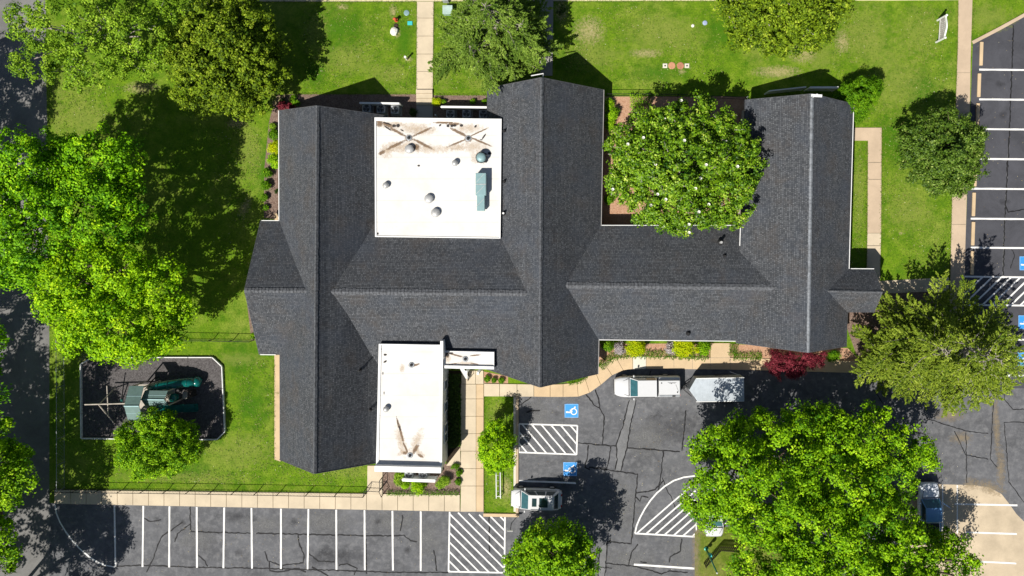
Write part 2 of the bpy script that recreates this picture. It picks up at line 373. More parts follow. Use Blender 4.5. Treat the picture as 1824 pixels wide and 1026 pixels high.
for i in range(len(outer) - 1):
    def l(a, b, t): return (a[0] + (b[0] - a[0]) * t, a[1] + (b[1] - a[1]) * t)
    q = [P(*l(inner[i], inner[i + 1], .012)), P(*l(inner[i], inner[i + 1], .988)), P(*l(outer[i], outer[i + 1], .988)), P(*l(outer[i], outer[i + 1], .012))]
    (mb if i < 3 else mb2).prism(q, -.05, .1 + .001 * (i % 2))
mb2.prism([P(1151, 634.5), P(1265, 636.5), P(1265, 657.5), P(1151, 656.5)], -.05, .1)
mb2.prism([P(1265.6, 611), P(1300, 611), P(1300, 658), P(1265.6, 657.5)], -.05, .1)
mb2.prism([P(1300.6, 637), P(1420, 640), P(1420, 661), P(1300.6, 658)], -.05, .1)
mb2.prism([P(1420.6, 640), P(1532, 643), P(1532, 664), P(1420.6, 661)], -.05, .1)
tag(mb.build('sidewalk', M['concrete'], bevel=.01), kind='structure'); tag(mb2.build('sidewalk', M['concrete_warm'], bevel=.01), kind='structure')
slab('sidewalk', [(1127.5, 634.5), (1150.5, 634.5), (1150.5, 656.5), (1127.5, 657.5)], .1, M['concrete_pale'])
mb = MB()
for (x0, y0, x1, y1) in ((1200, 636, 1200, 657), (1265.3, 637, 1265.3, 657.5), (1300.3, 637, 1300.3, 658), (1345, 638.5, 1345, 659), (1233, 636, 1233, 657), (1265.6, 637, 1300, 637),
    (743, 33, 772.2, 33), (743, 65, 772, 65), (742.8, 97, 771.8, 97), (742.5, 128, 771.5, 128), (1704, 130, 1728, 130), (1702, 200, 1727, 200), (1699, 270, 1724, 270), (1697, 345, 1722, 345), (1694, 400, 1720, 400), (1546, 320, 1569, 320), (1546, 290, 1569, 290), (1544, 438, 1568, 438)):
    mb.ribbon([P(x0, y0), P(x1, y1)], .035, .1055)
tag(mb.build('sidewalk_joints', M['joint']), kind='structure')
# steps down to the door
t = thing('steps', 'short flight of concrete steps leading to the door between the equipment screens', 'steps', P(757, 174))
for i, (a, b) in enumerate(((160.6, 167), (167.4, 175.5), (175.9, 187))):
    mb = MB(); mb.prism([P(742, a), P(771, a), P(771, b), P(742, b)], -.05, .26 - .06 * i); mb.build('step', M['concrete'], t, bevel=.01)
slab('path', [(742, 187.5), (771, 187.5), (771, 212), (742, 212)], .06, M['concrete_grey'])
# side strip by west wing and small pads
slab('path', [(489, 632), (500, 632), (500, 822), (489, 818)], .05, M['concrete_warm'])
slab('path', [(489, 380), (500, 380), (500, 394), (489, 394)], .05, M['concrete_warm'])
# kerbs
def kerb(name, label, pts, wd, h, mat):
    mb = MB(); ps = [P(*p) for p in pts]
    for a, b in zip(ps, ps[1:]): mb.beam((a.x, a.y, h / 2 - .02), (b.x, b.y, h / 2 - .02), wd, h + .04)
    o = mb.build(name, mat, bevel=.02); tag(o, kind='structure'); return o
kerb('kerb', '', [(1732, 76), (1780, 51), (1840, 18), (2100, -120)], .32, .12, M['concrete_side'])
kerb('kerb', '', [(921.2, 705), (921.2, 913)], .26, .13, M['concrete_side']); kerb('kerb', '', [(917, 707), (917, 911)], .22, .09, M['concrete_pale'])
kerb('kerb', '', [(861, 916.5), (924, 917.5)], .3, .13, M['concrete_warm'])
# beds
sheet('mulch_bed', [(492, 168), (742, 168), (742, 212), (640, 212), (560, 195), (495, 200)], .012, M['mulch'])
sheet('mulch_bed', [(771.5, 170), (866, 170), (868, 212), (771.5, 212)], .012, M['mulch'])
sheet('mulch_bed', [(488, 178), (500, 190), (500, 392), (470, 388), (471, 300), (479, 220)], .013, M['mulch'])
sheet('mulch_bed', [(440, 540), (447, 515), (468, 602), (448, 608)], .012, M['mulch'])
sheet('gravel', [(1076, 172), (1330, 172), (1316, 404), (1068, 404)], .012, M['mulch_orange'])
sheet('mulch_bed', [(1066, 612), (1265, 612), (1265, 637), (1097, 637), (1075, 645), (1066, 650)], .012, M['mulch_orange'])
sheet('mulch_bed', [(1300.6, 613), (1510, 620), (1532, 643), (1300.6, 637)], .012, M['mulch_orange'])
sheet('mulch_bed', [(862, 662), (905, 670), (905, 683), (862, 683)], .012, M['mulch_orange'])
sheet('mulch_bed', [(682, 826), (822, 826), (820, 881), (682, 880)], .012, M['mulch'])
sheet('mulch_bed', [(795, 660), (822, 660), (821, 797), (795, 828)], .012, M['soil'])
sheet('mulch_bed', [(1560, 500), (1685, 520), (1690, 650), (1530, 645), (1500, 560)], .012, M['mulch'])
sheet('island_soil', [(1237.5, 950), (1243, 941), (1262, 938), (1420, 942), (1430, 1300), (1238, 1300)], .03, M['grass_dry'])
# concrete apron lower right
sheet('concrete_apron', [(1600, 862), (1650, 862), (1735, 864), (1762, 868), (1784, 880), (1798, 898), (1810, 915), (1840, 945), (1900, 1010), (1900, 1400), (1600, 1400)], .012, M['apron'])
# markings
ln = []
for xt, xb in ((204, 206), (255.5, 254), (302, 301.5), (350.5, 351), (399.5, 398), (448, 449), (500.5, 500.5), (549.5, 548), (599, 599.5), (649.3, 650), (699, 700), (749.5, 749.5)):
    ln.append(([(xt, bots(xt) + 1.5), (xb, 1009 + (xb - 200) * .014)], .16))
ln.append(([(98, 898), (101, 915), (107, 930), (118, 948), (129, 963), (142, 977), (158, 991), (172, 1000), (188, 1007), (206, 1010)], .13))
ln += [([(924, 856.5), (970, 858), (1026, 860.5)], .16), ([(1129, 1005.5), (1237, 1012.5)], .18), ([(1240, 930), (1240.5, 955)], .12)]
for y in (124, 177, 230, 283, 336, 389.5, 441): ln.append(([(1744 if y < 300 else 1729, y), (1900, y + 1.5)], .17))
ln += [([(1725, 604), (1900, 606)], .16), ([(1714, 668), (1900, 670)], .16), ([(1679, 863), (1679, 945)], .12), ([(1705, 864), (1705, 950)], .12),
       ([(1700, 897.5), (1812, 900)], .16), ([(1720, 948), (1811, 951)], .16), ([(1740, 1000), (1810, 1003.5)], .16), ([(1740, 1053), (1810, 1056)], .16)]
mb = MB()
def sub(pts, step=3.0, jit=.12):
    out = []
    for a, b in zip(pts, pts[1:]):
        n = max(1, int(math.hypot(b[0] - a[0], b[1] - a[1]) / step))
        for i in range(n): out.append((a[0] + (b[0] - a[0]) * i / n + random.uniform(-jit, jit), a[1] + (b[1] - a[1]) * i / n + random.uniform(-jit, jit)))
    out.append(pts[-1]); return out
for i, (pts, wd) in enumerate(ln): mb.ribbon([P(*p) for p in sub(pts, 9)], wd, .019 + .0001 * (i % 3), .1)
tag(mb.build('parking_lines', M['line']), kind='structure')
def clip(p0, p1, poly):
    # clip the line p0-p1 to a convex polygon, return segment or None
    t0, t1 = 0.0, 1.0; dx, dy = p1[0] - p0[0], p1[1] - p0[1]; n = len(poly)
    cx = sum(p[0] for p in poly) / n; cy = sum(p[1] for p in poly) / n
    for i in range(n):
        a, b = poly[i], poly[(i + 1) % n]; nx, ny = -(b[1] - a[1]), b[0] - a[0]
        if nx * (cx - a[0]) + ny * (cy - a[1]) < 0: nx, ny = -nx, -ny
        d0 = nx * (p0[0] - a[0]) + ny * (p0[1] - a[1]); dd = nx * dx + ny * dy
        if abs(dd) < 1e-9:
            if d0 < 0: return None
            continue
        t = -d0 / dd
        if dd > 0: t0 = max(t0, t)
        else: t1 = min(t1, t)
    if t0 >= t1: return None
    return [(p0[0] + dx * t0, p0[1] + dy * t0), (p0[0] + dx * t1, p0[1] + dy * t1)]
def hatch(poly, lines, border=True, wd=.14, edges=None):
    mb = MB()
    if border:
        q = poly + [poly[0]]
        for i in range(len(poly)):
            if edges is None or i in edges: mb.ribbon([P(*q[i]), P(*q[i + 1])], wd, .0212 if i % 2 else .0216, .02)
    for j, (a, b) in enumerate(lines):
        s_ = clip(a, b, poly)
        if s_: mb.ribbon([P(*p) for p in sub(s_, 9)], wd * .95, .0203, .08)
    tag(mb.build('hatched_marking', M['line']), kind='structure')
hatch([(801, 911.5), (899.5, 921), (898.5, 1020), (799, 1018)], [((780, 780 + c), (960, 960 + c * 1.0)) for c in [x for x in range(-90, 260, 17)]][1:], edges=(1, 2, 3))
hatch([(924.5, 755), (1028.5, 758), (1027, 809.5), (924, 805.5)], [((900, 650 + c), (1060, 650 + c + 190)) for c in range(-130, 160, 20)])
hatch([(1710, 492.5), (1900, 495), (1900, 545), (1708, 543)], [((1640 + c, 600), (1640 + c + 124, 480)) for c in range(0, 300, 17)], edges=(0, 2), wd=.16)
arc = [(1131, 950), (1134, 936), (1140, 922), (1148, 907), (1158, 892), (1170, 878), (1184, 866), (1200, 856), (1218, 850), (1238, 847.5), (1241, 930), (1240, 956)]
mb = MB()
for j in range(9):
    a = (1125 + j * 17, 958 + j * .4); s_ = clip(a, (a[0] + 140, a[1] - 122), arc)
    if s_: mb.ribbon([P(*p) for p in s_], .14, .0203, .05)
mb.ribbon([P(*p) for p in arc[:10]], .14, .0212, .03); mb.ribbon([P(1131, 950), P(1240, 956)], .15, .0216)
tag(mb.build('hatched_marking', M['line']), kind='structure')

def symbol(px, py, label):
    c = P(px, py); t = thing('accessible_parking_symbol', label, 'parking symbol', c, 'accessible parking symbols'); s = S(12.2); z = .0245
    def L_(x, y): return (c.x + x * s, c.y + y * s)
    mb = MB(); mb.sheet([L_(-1, -1), L_(1, -1), L_(1, 1), L_(-1, 1)], z); mb.build('blue_square', M['blue'], t)
    mb = MB(); fr = [L_(-.95, -.95), L_(.95, -.95), L_(.95, .95), L_(-.95, .95), L_(-.95, -.95)]
    for i in range(4): mb.ribbon([fr[i], fr[i + 1]], .045, z + .004 + .0005 * (i % 2))
    mb.build('border_line', M['lightblue'], t)
    mb = MB(); z2 = z + .008
    ring = [L_(.33 + .42 * math.cos(a), -.13 + .42 * math.sin(a)) for a in [R(x) for x in range(75, -181, -15)]]
    mb.ribbon(ring, .085, z2)
    hd = [L_(-.66 + .16 * math.cos(R(a)), -.2 + .13 * math.sin(R(a))) for a in range(0, 360, 30)]; mb.sheet(hd, z2 + .001)
    mb.ribbon([L_(-.6, -.22), L_(.02, -.22)], .13, z2 + .002); mb.ribbon([L_(-.18, .16), L_(-.1, -.2)], .1, z2 + .003)
    mb.ribbon([L_(.05, -.2), L_(.0, .2), L_(.45, .4), L_(.55, .62)], .12, z2 + .004)
    mb.build('wheelchair_figure', M['line'], t)
symbol(1018, 731.5, 'blue square with white wheelchair figure, below the curved walk beside the white pickup')
symbol(1015.5, 835.5, 'blue square with white wheelchair figure, above the parked white SUV')
symbol(1828, 469, 'blue wheelchair square cut by the picture edge, above the striped zone at right')
symbol(1826, 574, 'blue wheelchair square at the right edge, just below the striped zone')
symbol(1824, 640, 'lowest blue wheelchair square at the right edge, partly behind the cedar')

# cracks and worn patches
cr = [[(1043.6,702),(1058.8,722),(1067.7,727),(1076.6,742.5),(1073,792)],[(1060,694),(1067.7,717),(1067.7,727)],[(947,706),(937,714.6),(926,722)],
[(1121,713),(1109.5,758),(1098,792),(1099,818.5),(1095.5,837)],[(1133.6,713),(1123.5,755),(1117,796),(1111,818.5),(1105.6,839.5)],[(1029.7,789),(1074,793),(1097,794.5)],
[(1118,798),(1147.6,799.5),(1211,804.6)],[(1222,730),(1219,765),(1214.7,803)],[(1048.7,793),(1045,818),(1042,832),(1051,837)],[(1088,796),(1086,815),(1080,834.4)],
[(1080,834.4),(1051,832.4),(1048,836),(1051,837)],[(1051,832.4),(1136,844.6),(1130,905),(1124.6,968.8),(1081.5,965),(1077.7,1030)],[(1181.6,804),(1178,840),(1174,867),(1172,878)],
[(1133.5,877.5),(1150,876),(1166.4,872.5),(1182,856)],[(1133,885),(1140,893),(1143,884),(1155,886)],[(1080,1003),(1133.5,1009),(1179,1022),(1192,1017),(1225,1019.5)],[(1137,969),(1124.6,984),(1119.5,1007)],
[(1214.6,958.7),(1212,981.5),(1194,991.6),(1192,1002)],[(1067.6,976),(1065,1030)],[(456,949.8),(552,952),(699,954.8),(719.6,953.6),(732,963.7),(742.4,965)],
[(350,1010.6),(456,1012),(598,1015.7),(697,1019.5),(798,1019.5)],[(471,981.5),(477.5,999),(499,1007),(539.6,1003),(542,989),(532,965),(531,953.6)],[(549.8,986.5),(567.5,999),(595.4,1000.5)],
[(603,1007),(618,1004),(636,1012),(631,1024)],[(556,1010),(575,1020),(585,1026)],[(772.9,979),(776,1000),(778,1017)],[(871.7,918),(871.7,986.5)],[(717,918),(716,935),(713,946)],
[(256,923),(268.7,929.5),(286.4,925.7)],[(324.5,931),(306,944),(289,953.6),(280,975),(273.8,994),(261,1019.5)],[(338.4,901.6),(339.7,947),(448.7,949.8)],[(177,1009),(253.5,1007),(350,1010.6)],
[(353.6,989),(365,1000),(370,1009)],[(311,965),(316,951),(338,934)],[(652,960),(653,1022)],[(1140,1000),(1152,1002)],[(938,735),(950,731),(962,731)],[(480,1000),(481,1016),(500,1019),(530,1012),(545,1019)],
[(1805,45),(1801,150),(1797,256),(1789,400),(1787,490)],[(1790,365),(1795,378),(1824,373)],[(1787,692.6),(1790,712),(1803.5,729),(1824,729)],[(1824,752),(1788.5,752),(1793.5,812),(1797,858),(1824,895)],
[(1770,700),(1764,818),(1776,832)],[(1700,768),(1720,810),(1760,818)],[(1800,440),(1807,455),(1800,478)],[(1793,290),(1793,305)],[(1720,770),(1722,860)],[(1650,745),(1720,768),(1760,772)],
[(1148,690),(1160,660)],[(1180,850),(1186,870),(1196,885),(1204,910)],[(1560,700),(1600,760),(1650,775)],[(1060,1010),(1090,1012)],[(500,880+110),(503,1016)]]
mb = MB()
for i, c in enumerate(cr): mb.ribbon([P(*p) for p in sub(c, 4, .8)], .11 if i < 40 else .075, .0165 + .00015 * (i % 4), .35)
tag(mb.build('asphalt_cracks', M['crack']), kind='structure')
mb = MB(); mb.sheet([P(*p) for p in ((1121, 712), (1133.6, 712), (1117, 797), (1105.6, 840), (1095.5, 838), (1098, 795))], .0102)
mb.sheet([P(*p) for p in ((1070, 975), (1080, 966), (1079, 1060), (1062, 1060))], .0102)
tag(mb.build('asphalt_patch', M['asphalt_patch']), kind='structure')
def decals(name, mat, lst, z=.013, kind='structure', parent=None):
    for i, e in enumerate(lst):
        mb = MB(); ellipse(mb, *e[:4], e[4] if len(e) > 4 else 0, z + .0004 * (i % 6)); o = mb.build(name, mat, parent)
        if parent is None: tag(o, kind=kind)
decals('worn_asphalt', M['d_grey'], [(1105, 900, 40, 60), (700, 930, 60, 22), (470, 935, 50, 20), (580, 930, 60, 25), (1150, 780, 50, 40), (1000, 700, 60, 20), (350, 960, 40, 30), (1215, 985, 25, 35), (960, 745, 30, 40), (760, 960, 40, 40), (1120, 1000, 60, 30)], .0125)
decals('tar_smudge', M['d_dark'], [(600, 990, 70, 20), (1200, 760, 60, 40), (420, 920, 40, 16), (1000, 860, 50, 20)], .0125)
decals('rust_dirt', M['d_rust'], [(1775, 760, 7, 70, -3), (1783, 835, 9, 45), (1762, 868, 34, 14, 20), (1728, 862, 14, 14), (1712, 780, 24, 12), (1690, 740, 30, 14), (1740, 690, 40, 12)], .0125)
decals('rust_dirt', M['d_rust'], [(1240, 985, 9, 60), (1255, 945, 20, 10)], .034)
mb = MB(); mb.ribbon([P(*p) for p in sub([(1797, 256), (1789, 400), (1787, 490), (1784, 560)], 8, .6)], .12, .0155, .4); tag(mb.build('seam_repair', M['d_grey']), kind='structure')
decals('bare_dirt_patch', M['d_dirt'], [(252, 156, 34, 13), (420, 220, 22, 12), (495, 178, 18, 8, -30), (1050, 55, 32, 30), (1385, 128, 50, 13), (1430, 96, 26, 20), (1150, 95, 34, 9), (1215, 128, 8, 5), (152, 636, 16, 9, -40), (930, 120, 40, 10),
    (1500, 75, 14, 24), (1000, 20, 14, 26), (610, 12, 12, 6), (706, 58, 9, 12), (727, 105, 9, 7), (1605, 416, 4, 4), (436, 370, 10, 24, 25), (455, 560, 8, 40), (902, 870, 10, 26), (1255, 985, 14, 34), (500, 700, 5, 60), (498, 780, 8, 30),(700,20,8,14)], .0165)
decals('dry_grass_patch', M['d_dry'], [(620, 105, 60, 34), (690, 130, 40, 20), (150, 210, 60, 40), (100, 200, 18, 60), (880, 150, 60, 14), (1060, 100, 70, 30), (1180, 60, 90, 40), (1540, 60, 60, 60), (1640, 60, 50, 60), (1530, 350, 14, 100), (440, 270, 30, 60),
    (1620, 380, 50, 40), (440, 800, 60, 40), (620, 840, 60, 16), (300, 850, 120, 12), (560, 60, 30, 50), (420, 640, 60, 14), (790, 130, 20, 40), (1460, 100, 40, 40), (1350, 80, 30, 40), (885, 740, 22, 30), (1760, 30, 60, 30), (130, 150, 60, 30), (1600, 150, 60, 60)], .0085)
decals('lush_grass_patch', M['d_rich'], [(600, 50, 80, 50), (1300, 60, 70, 40), (560, 130, 30, 30), (470, 300, 20, 60), (430, 640, 50, 40), (450, 720, 40, 50), (1600, 250, 50, 60), (1640, 160, 40, 40), (1020, 110, 40, 30), (330, 840, 60, 20), (1170, 130, 60, 20), (720, 70, 22, 50)], .006)

# ------------------------------------------------------------------ the building
B = thing('building', 'large low building with dark shingled gable roofs and two white flat roofs', 'building', P(912, 470))
def wing(A, Bp, zA, cor, ze, zB=None, wall=True, gutters=(), cap='ridge', capw=.2, inset=.5, gmat='white'):
    zB = zB if zB is not None else zA
    a, b = P(*A, zA), P(*Bp, zB); AL, AR, BL, BR = [P(*c, ze) for c in cor]
    mb = MB(); T = .14
    for e0, e1, fl in ((AL, BL, 0), (AR, BR, 1)):
        d = (b - a).normalized()
        def uvp(p):
            q = p - a; u = q.dot(d); v = (q - d * u).length; return (u, -v)
        pts = [a, b, e1, e0] if fl == 0 else [b, a, e0, e1]
        # ensure normal up
        nrm = (pts[1] - pts[0]).cross(pts[2] - pts[0])
        if nrm.z < 0: pts = pts[::-1]
        mb.face(pts, [uvp(p) for p in pts])
        lo = [p - Vector((0, 0, T)) for p in pts][::-1]; mb.face(lo, [uvp(p) for p in pts][::-1])
    for p, q in ((AL, BL), (BR, AR), (a, AL), (AR, a), (BL, b), (b, BR)):
        mb.face([p, q, q - Vector((0, 0, T)), p - Vector((0, 0, T))], [(0, 0), (1, 0), (1, .1), (0, .1)])
    roof = mb.build('roof', M['shingle'], B)
    mb = MB()
    for p, q in ((a, AL), (a, AR), (b, BL), (b, BR), (AL, BL), (AR, BR)):
        o = Vector((0, 0, -.13)); mb.beam(p + o, q + o, .05, .22)
    mb.build('fascia', M['fascia_dark'], roof)
    if gutters:
        for gkey in gutters:
            mb = MB()
            p, q = (AL, BL) if gkey[0] == 'L' else (AR, BR); f0, f1 = gkey[1:] if len(gkey) > 1 else (0, 1)
            p2 = p.lerp(q, f0); q2 = p.lerp(q, f1); out = (p - a); out = Vector((out.x, out.y, 0)); dd = (q - p).normalized(); out = (out - dd * out.dot(dd)).normalized()
            mb.beam(p2 + out * .035 - Vector((0, 0, .04)), q2 + out * .035 - Vector((0, 0, .04)), .06, .09)
            mb.build('gutter', M[gmat], roof)
    # ridge cap pieces
    mb = MB(); n = max(2, int((b - a).length / .3)); d = (b - a).normalized(); ml = ((AL - a) - d * (AL - a).dot(d)).normalized(); mr = ((AR - a) - d * (AR - a).dot(d)).normalized()
    up = Vector((0, 0, 1))
    for i in range(n):
        p = a.lerp(b, i / n) + up * .035; q = a.lerp(b, (i + .96) / n) + up * (.055 + random.uniform(0, .02)); ww = capw * random.uniform(.9, 1.12)
        for s_, sg in ((ml, 1), (mr, -1)):
            f = [p, q, q + s_ * ww, p + s_ * ww]
            if (f[1] - f[0]).cross(f[2] - f[0]).z < 0: f = f[::-1]
            mb.face(f)
            f2 = [p + s_ * ww, q + s_ * ww, q + s_ * ww - up * .07, p + s_ * ww - up * .07]; mb.face(f2); mb.face([q, q + s_ * ww, q + s_ * ww - up * .06, q - up * .06])
    mb.build('ridge_cap', M[cap], roof)
    if wall:
        def pt(u, t, side):
            r_ = a.lerp(b, u); e = (AL if side == 0 else AR).lerp(BL if side == 0 else BR, u); return e.lerp(r_, t) - up * .17
        le = inset / (b - a).length; wt = inset / (AL - a).length
        mb = MB(); A0, A1, B0, B1 = pt(le, wt, 0), pt(le, wt, 1), pt(1 - le, wt, 0), pt(1 - le, wt, 1); ra, rb = pt(le, 1, 0), pt(1 - le, 1, 0)
        g = lambda p: Vector((p.x, p.y, -.05))
        mb.face([g(A0), g(A1), A1, ra, A0]); mb.face([g(B1), g(B0), B0, rb, B1]); mb.face([g(B0), g(A0), A0, B0]); mb.face([g(A1), g(B1), B1, A1])
        mb.build('wall', M['brick_wall'], B)
    return roof
ZE = 1.75
r_west = wing((565, 188), (560, 844), 6.25, [(497, 197), (690, 206), (498.5, 819), (669, 825)], ZE, cap='ridge', gutters=[('L', 0, .315)])
r_cent = wing((965, 138), (962, 690), 6.25, [(868, 157), (1075, 160), (868, 658), (1065, 666)], ZE, gutters=[('R', 0, .49), ('R', .88, 1)], gmat='gutter_grey')
r_east = wing((1447, 167), (1440, 628), 5.75, [(1328, 178), (1520, 185), (1312, 611), (1508, 617)], 2.9, cap='ridge_light', capw=.16, gutters=[('R', 0, .68), ('L', .52, .6)])
r_x1 = wing((575, 519.5), (950, 522), 5.1, [(640, 396), (905, 396), (585, 650), (905, 656)], ZE, cap='ridge', capw=.3, wall=False) if False else None
def cross(A, Bp, z, NL, NR, SL, SR, ze, **kw):
    # ridge runs west-east: A west end, B east end; NL/NR north eave, SL/SR south eave
    return wing(A, Bp, z, [NL, SL, NR, SR], ze, **kw)
cross((590, 519.5), (950, 522.5), 5.2, (560, 372), (950, 372), (560, 650), (900, 652), ZE, capw=.3, wall=False)
cross((1000, 508), (1385, 512), 4.35, (1000, 402), (1380, 402), (1000, 604), (1350, 607.5), ZE, capw=.3, wall=False, gutters=[('L', .18, .82), ('R', .19, .89)])
cross((435, 517), (560, 518), 5.2, (464, 393.5), (560, 394), (461.5, 631), (560, 632), ZE, capw=.25, gutters=[('L', .02, .34), ('R', .02, .3)])
cross((1465, 518), (1572, 520.5), 4.4, (1465, 479), (1557, 479.5), (1465, 556), (1557, 556), 2.9, capw=.14, gutters=[('L', .55, 1)], inset=.4)
# body walls under the cross roofs
mb = MB()
mb.prism([P(600, 430), P(940, 430), P(895, 640), P(600, 640)], -.05, 1.5)
mb.prism([P(1000, 412), P(1350, 412), P(1350, 594), P(1000, 594)], -.05, 1.5)
mb.build('wall', M['brick_wall'], B)

def flat(corners, z, zp, cope, name='flat_roof', wallmat='siding', tall=()):
    cs = [P(*c, zp) for c in corners]; mb = MB(); g = [(p.x, p.y) for p in cs]
    cxm = sum(p[0] for p in g) / 4; cym = sum(p[1] for p in g) / 4
    ins = [(p[0] + (cxm - p[0]) * .015, p[1] + (cym - p[1]) * .015) for p in g]
    mb.prism(ins, -.05, z - .03); mb.build('wall', M[wallmat], B)
    mb = MB(); mb.prism(ins, z - .03 + .002, z); roof = mb.build(name, M['membrane'], B)
    mb = MB()
    for i, wd in enumerate(cope):
        if wd <= 0: continue
        p, q = Vector((*g[i], 0)), Vector((*g[(i + 1) % 4], 0)); d = (q - p).normalized(); nn = Vector((-d.y, d.x, 0))
        if (Vector((cxm, cym, 0)) - p).dot(nn) < 0: nn = -nn
        zt = (zp if i in tall else z + .07) + .002 * i; p2 = p + nn * wd / 2 - d * .001; q2 = q + nn * wd / 2
        zc = (zt + z - .3) / 2; mb.beam((p2.x, p2.y, zc), (q2.x, q2.y, zc), wd, zt - z + .3)
    mb.build('parapet', M['white'], roof, bevel=.012)
    return roof
f1 = flat([(667, 209), (893.5, 211.5), (891.5, 425), (668, 422)], 3.35, 3.42, (.3, .1, .1, .14))
f2 = flat([(672, 614), (787.5, 616), (785.5, 843), (667, 840)], 3.3, 3.85, (.1, .2, .5, .22), tall=(2,))
mb = MB(); mb.prism([P(784.3, 607, 3.9), P(789.6, 607, 3.9), P(789.6, 640, 3.9), P(784.3, 640, 3.9)], 2.2, 3.95); mb.build('parapet', M['white'], B, bevel=.02)
f3 = flat([(790, 625.5), (880, 627.5), (880, 658), (791, 656)], 2.95, 3.15, (.05, .05, .26, .1), 'canopy', tall=(2,))
# canopy columns stand at the doorway
mb = MB(); mb.beam(P(838, 652), P(838, 652) + Vector((0, 0, 2.9)), .2, .2); mb.beam(P(858, 654), P(858, 654) + Vector((0, 0, 2.9)), .2, .2); mb.build('column', M['white'], B)
# east wall windows of the south block
for y in (690, 730, 770, 786):
    mb = MB(); p = P(786.2, y, 3.85); x = p.x + .012
    mb.box((x, P(0, y).y * .955, 1.7), (.06, .8, 1.1)); o = mb.build('window', M['glass'], B)
    mb = MB(); yy = P(0, y).y * .955
    for dy in (-.43, .43): mb.box((x + .01, yy + dy, 1.7), (.08, .07, 1.24))
    for dz in (-.58, .58): mb.box((x + .012, yy, 1.7 + dz), (.084, .8, .07))
    mb.build('frame', M['white'], o)
# roof stains
z1 = 3.356; z2 = 3.306; z3 = 2.956
def d_on(parent, z, mat, lst, nm='water_stain'):
    decals(nm, mat, lst, z, parent=parent)
d_on(f1, z1, M['d_stain'], [(735, 228, 44, 13), (835, 228, 34, 10), (728, 262, 44, 13), (842, 262, 34, 12), (700, 222, 30, 8), (775, 266, 40, 9), (805, 216, 34, 4), (688, 270, 14, 14), (850, 280, 14, 14), (755, 233, 26, 8), (812, 262, 22, 8), (700, 262, 26, 10)])
d_on(f1, z1 + .003, M['d_stain_dk'], [(708, 235, 24, 3, 28), (752, 235, 26, 2.4, -25), (706, 258, 24, 3.2, -25), (752, 256, 26, 3, 27), (818, 236, 22, 3.4, 27), (852, 236, 24, 1.6, -25), (816, 254, 24, 2, -22), (855, 252, 26, 2.2, 23),
    (676, 219, 7, 9), (690, 222, 14, 4, 20), (808, 221, 16, 3), (790, 218, 20, 3), (728, 246, 8, 7), (834, 247, 8, 7), (742, 262, 6, 6), (680, 272, 8, 4, -30)])
d_on(f1, z1 + .006, M['d_spot'], [(702, 224, 4, 3), (709, 223.5, 4, 3.4), (690, 220, 9, 1.6, 18), (798, 224, 3, 3), (805, 224, 3.4, 3), (810, 223.5, 3.4, 3), (822, 223.5, 3.4, 3), (784, 223, 3, 2, -40), (847, 225, 3, 2, -50), (862, 243, 7, 1.6, -55), (857, 249, 3, 1, 0), (872, 273, 4, 3), (746, 295, 3, 2), (673, 416, 2, 2.4), (690,228,10,1.4,35), (716,232,4,1.4,30)], 'debris')
d_on(f2, z2, M['d_stain'], [(733, 650, 8, 5), (716, 655, 5, 10), (718, 806, 14, 6, -20), (745, 805, 15, 6, 35), (742, 785, 10, 30, 25), (714, 785, 9, 34, -15)])
d_on(f2, z2 + .003, M['d_stain_dk'], [(714, 770, 2.6, 26, -14), (722, 797, 2, 14, -25), (740, 800, 4, 12, 30), (749, 812, 7, 3, 30), (741, 650, 8, 2.4, -15), (722, 807, 5, 4), (708, 752, 1.6, 12, -10)])
d_on(f2, z2 + .006, M['d_spot'], [(686, 632, 3.4, 2.2), (686, 644, 4, 2, -30), (678, 621, 3, 1.6, 40), (712, 763, 1.4, 5, -10), (682, 665, 1, 3), (684, 700, 1, 3), (676, 740, 1.6, 1)], 'debris')
d_on(f3, z3, M['d_stain'], [(830, 648, 18, 5), (797, 640, 7, 8)])
d_on(f3, z3 + .003, M['d_stain_dk'], [(813, 633, 16, 1.8, 14), (846, 633, 12, 1.6, -6), (845, 648, 10, 1.2, 8), (808, 648, 12, 1.2, -8), (796, 633, 5, 6)])
d_on(f3, z3 + .006, M['d_spot'], [(797, 632, 3, 4), (803, 629, 5, 2)], 'debris')
# drains
def drain(px, py, z, par):
    c = P(px, py, z); mb = MB(); mb.lathe(c, [(.26, .0), (.26, .02), (.2, .05)], 16); o = mb.build('roof_drain', M['grey_metal'], par)
    mb = MB(); mb.lathe(c + Vector((0, 0, .05)), [(.15, 0), (.14, .06), (.05, .09)], 12); mb.build('strainer', M['black'], o)
drain(728.5, 245.5, z1, f1); drain(834, 246.5, z1, f1); drain(733, 650, z2, f2); drain(730.5, 811, z2, f2); drain(829, 639.5, z3, f3)
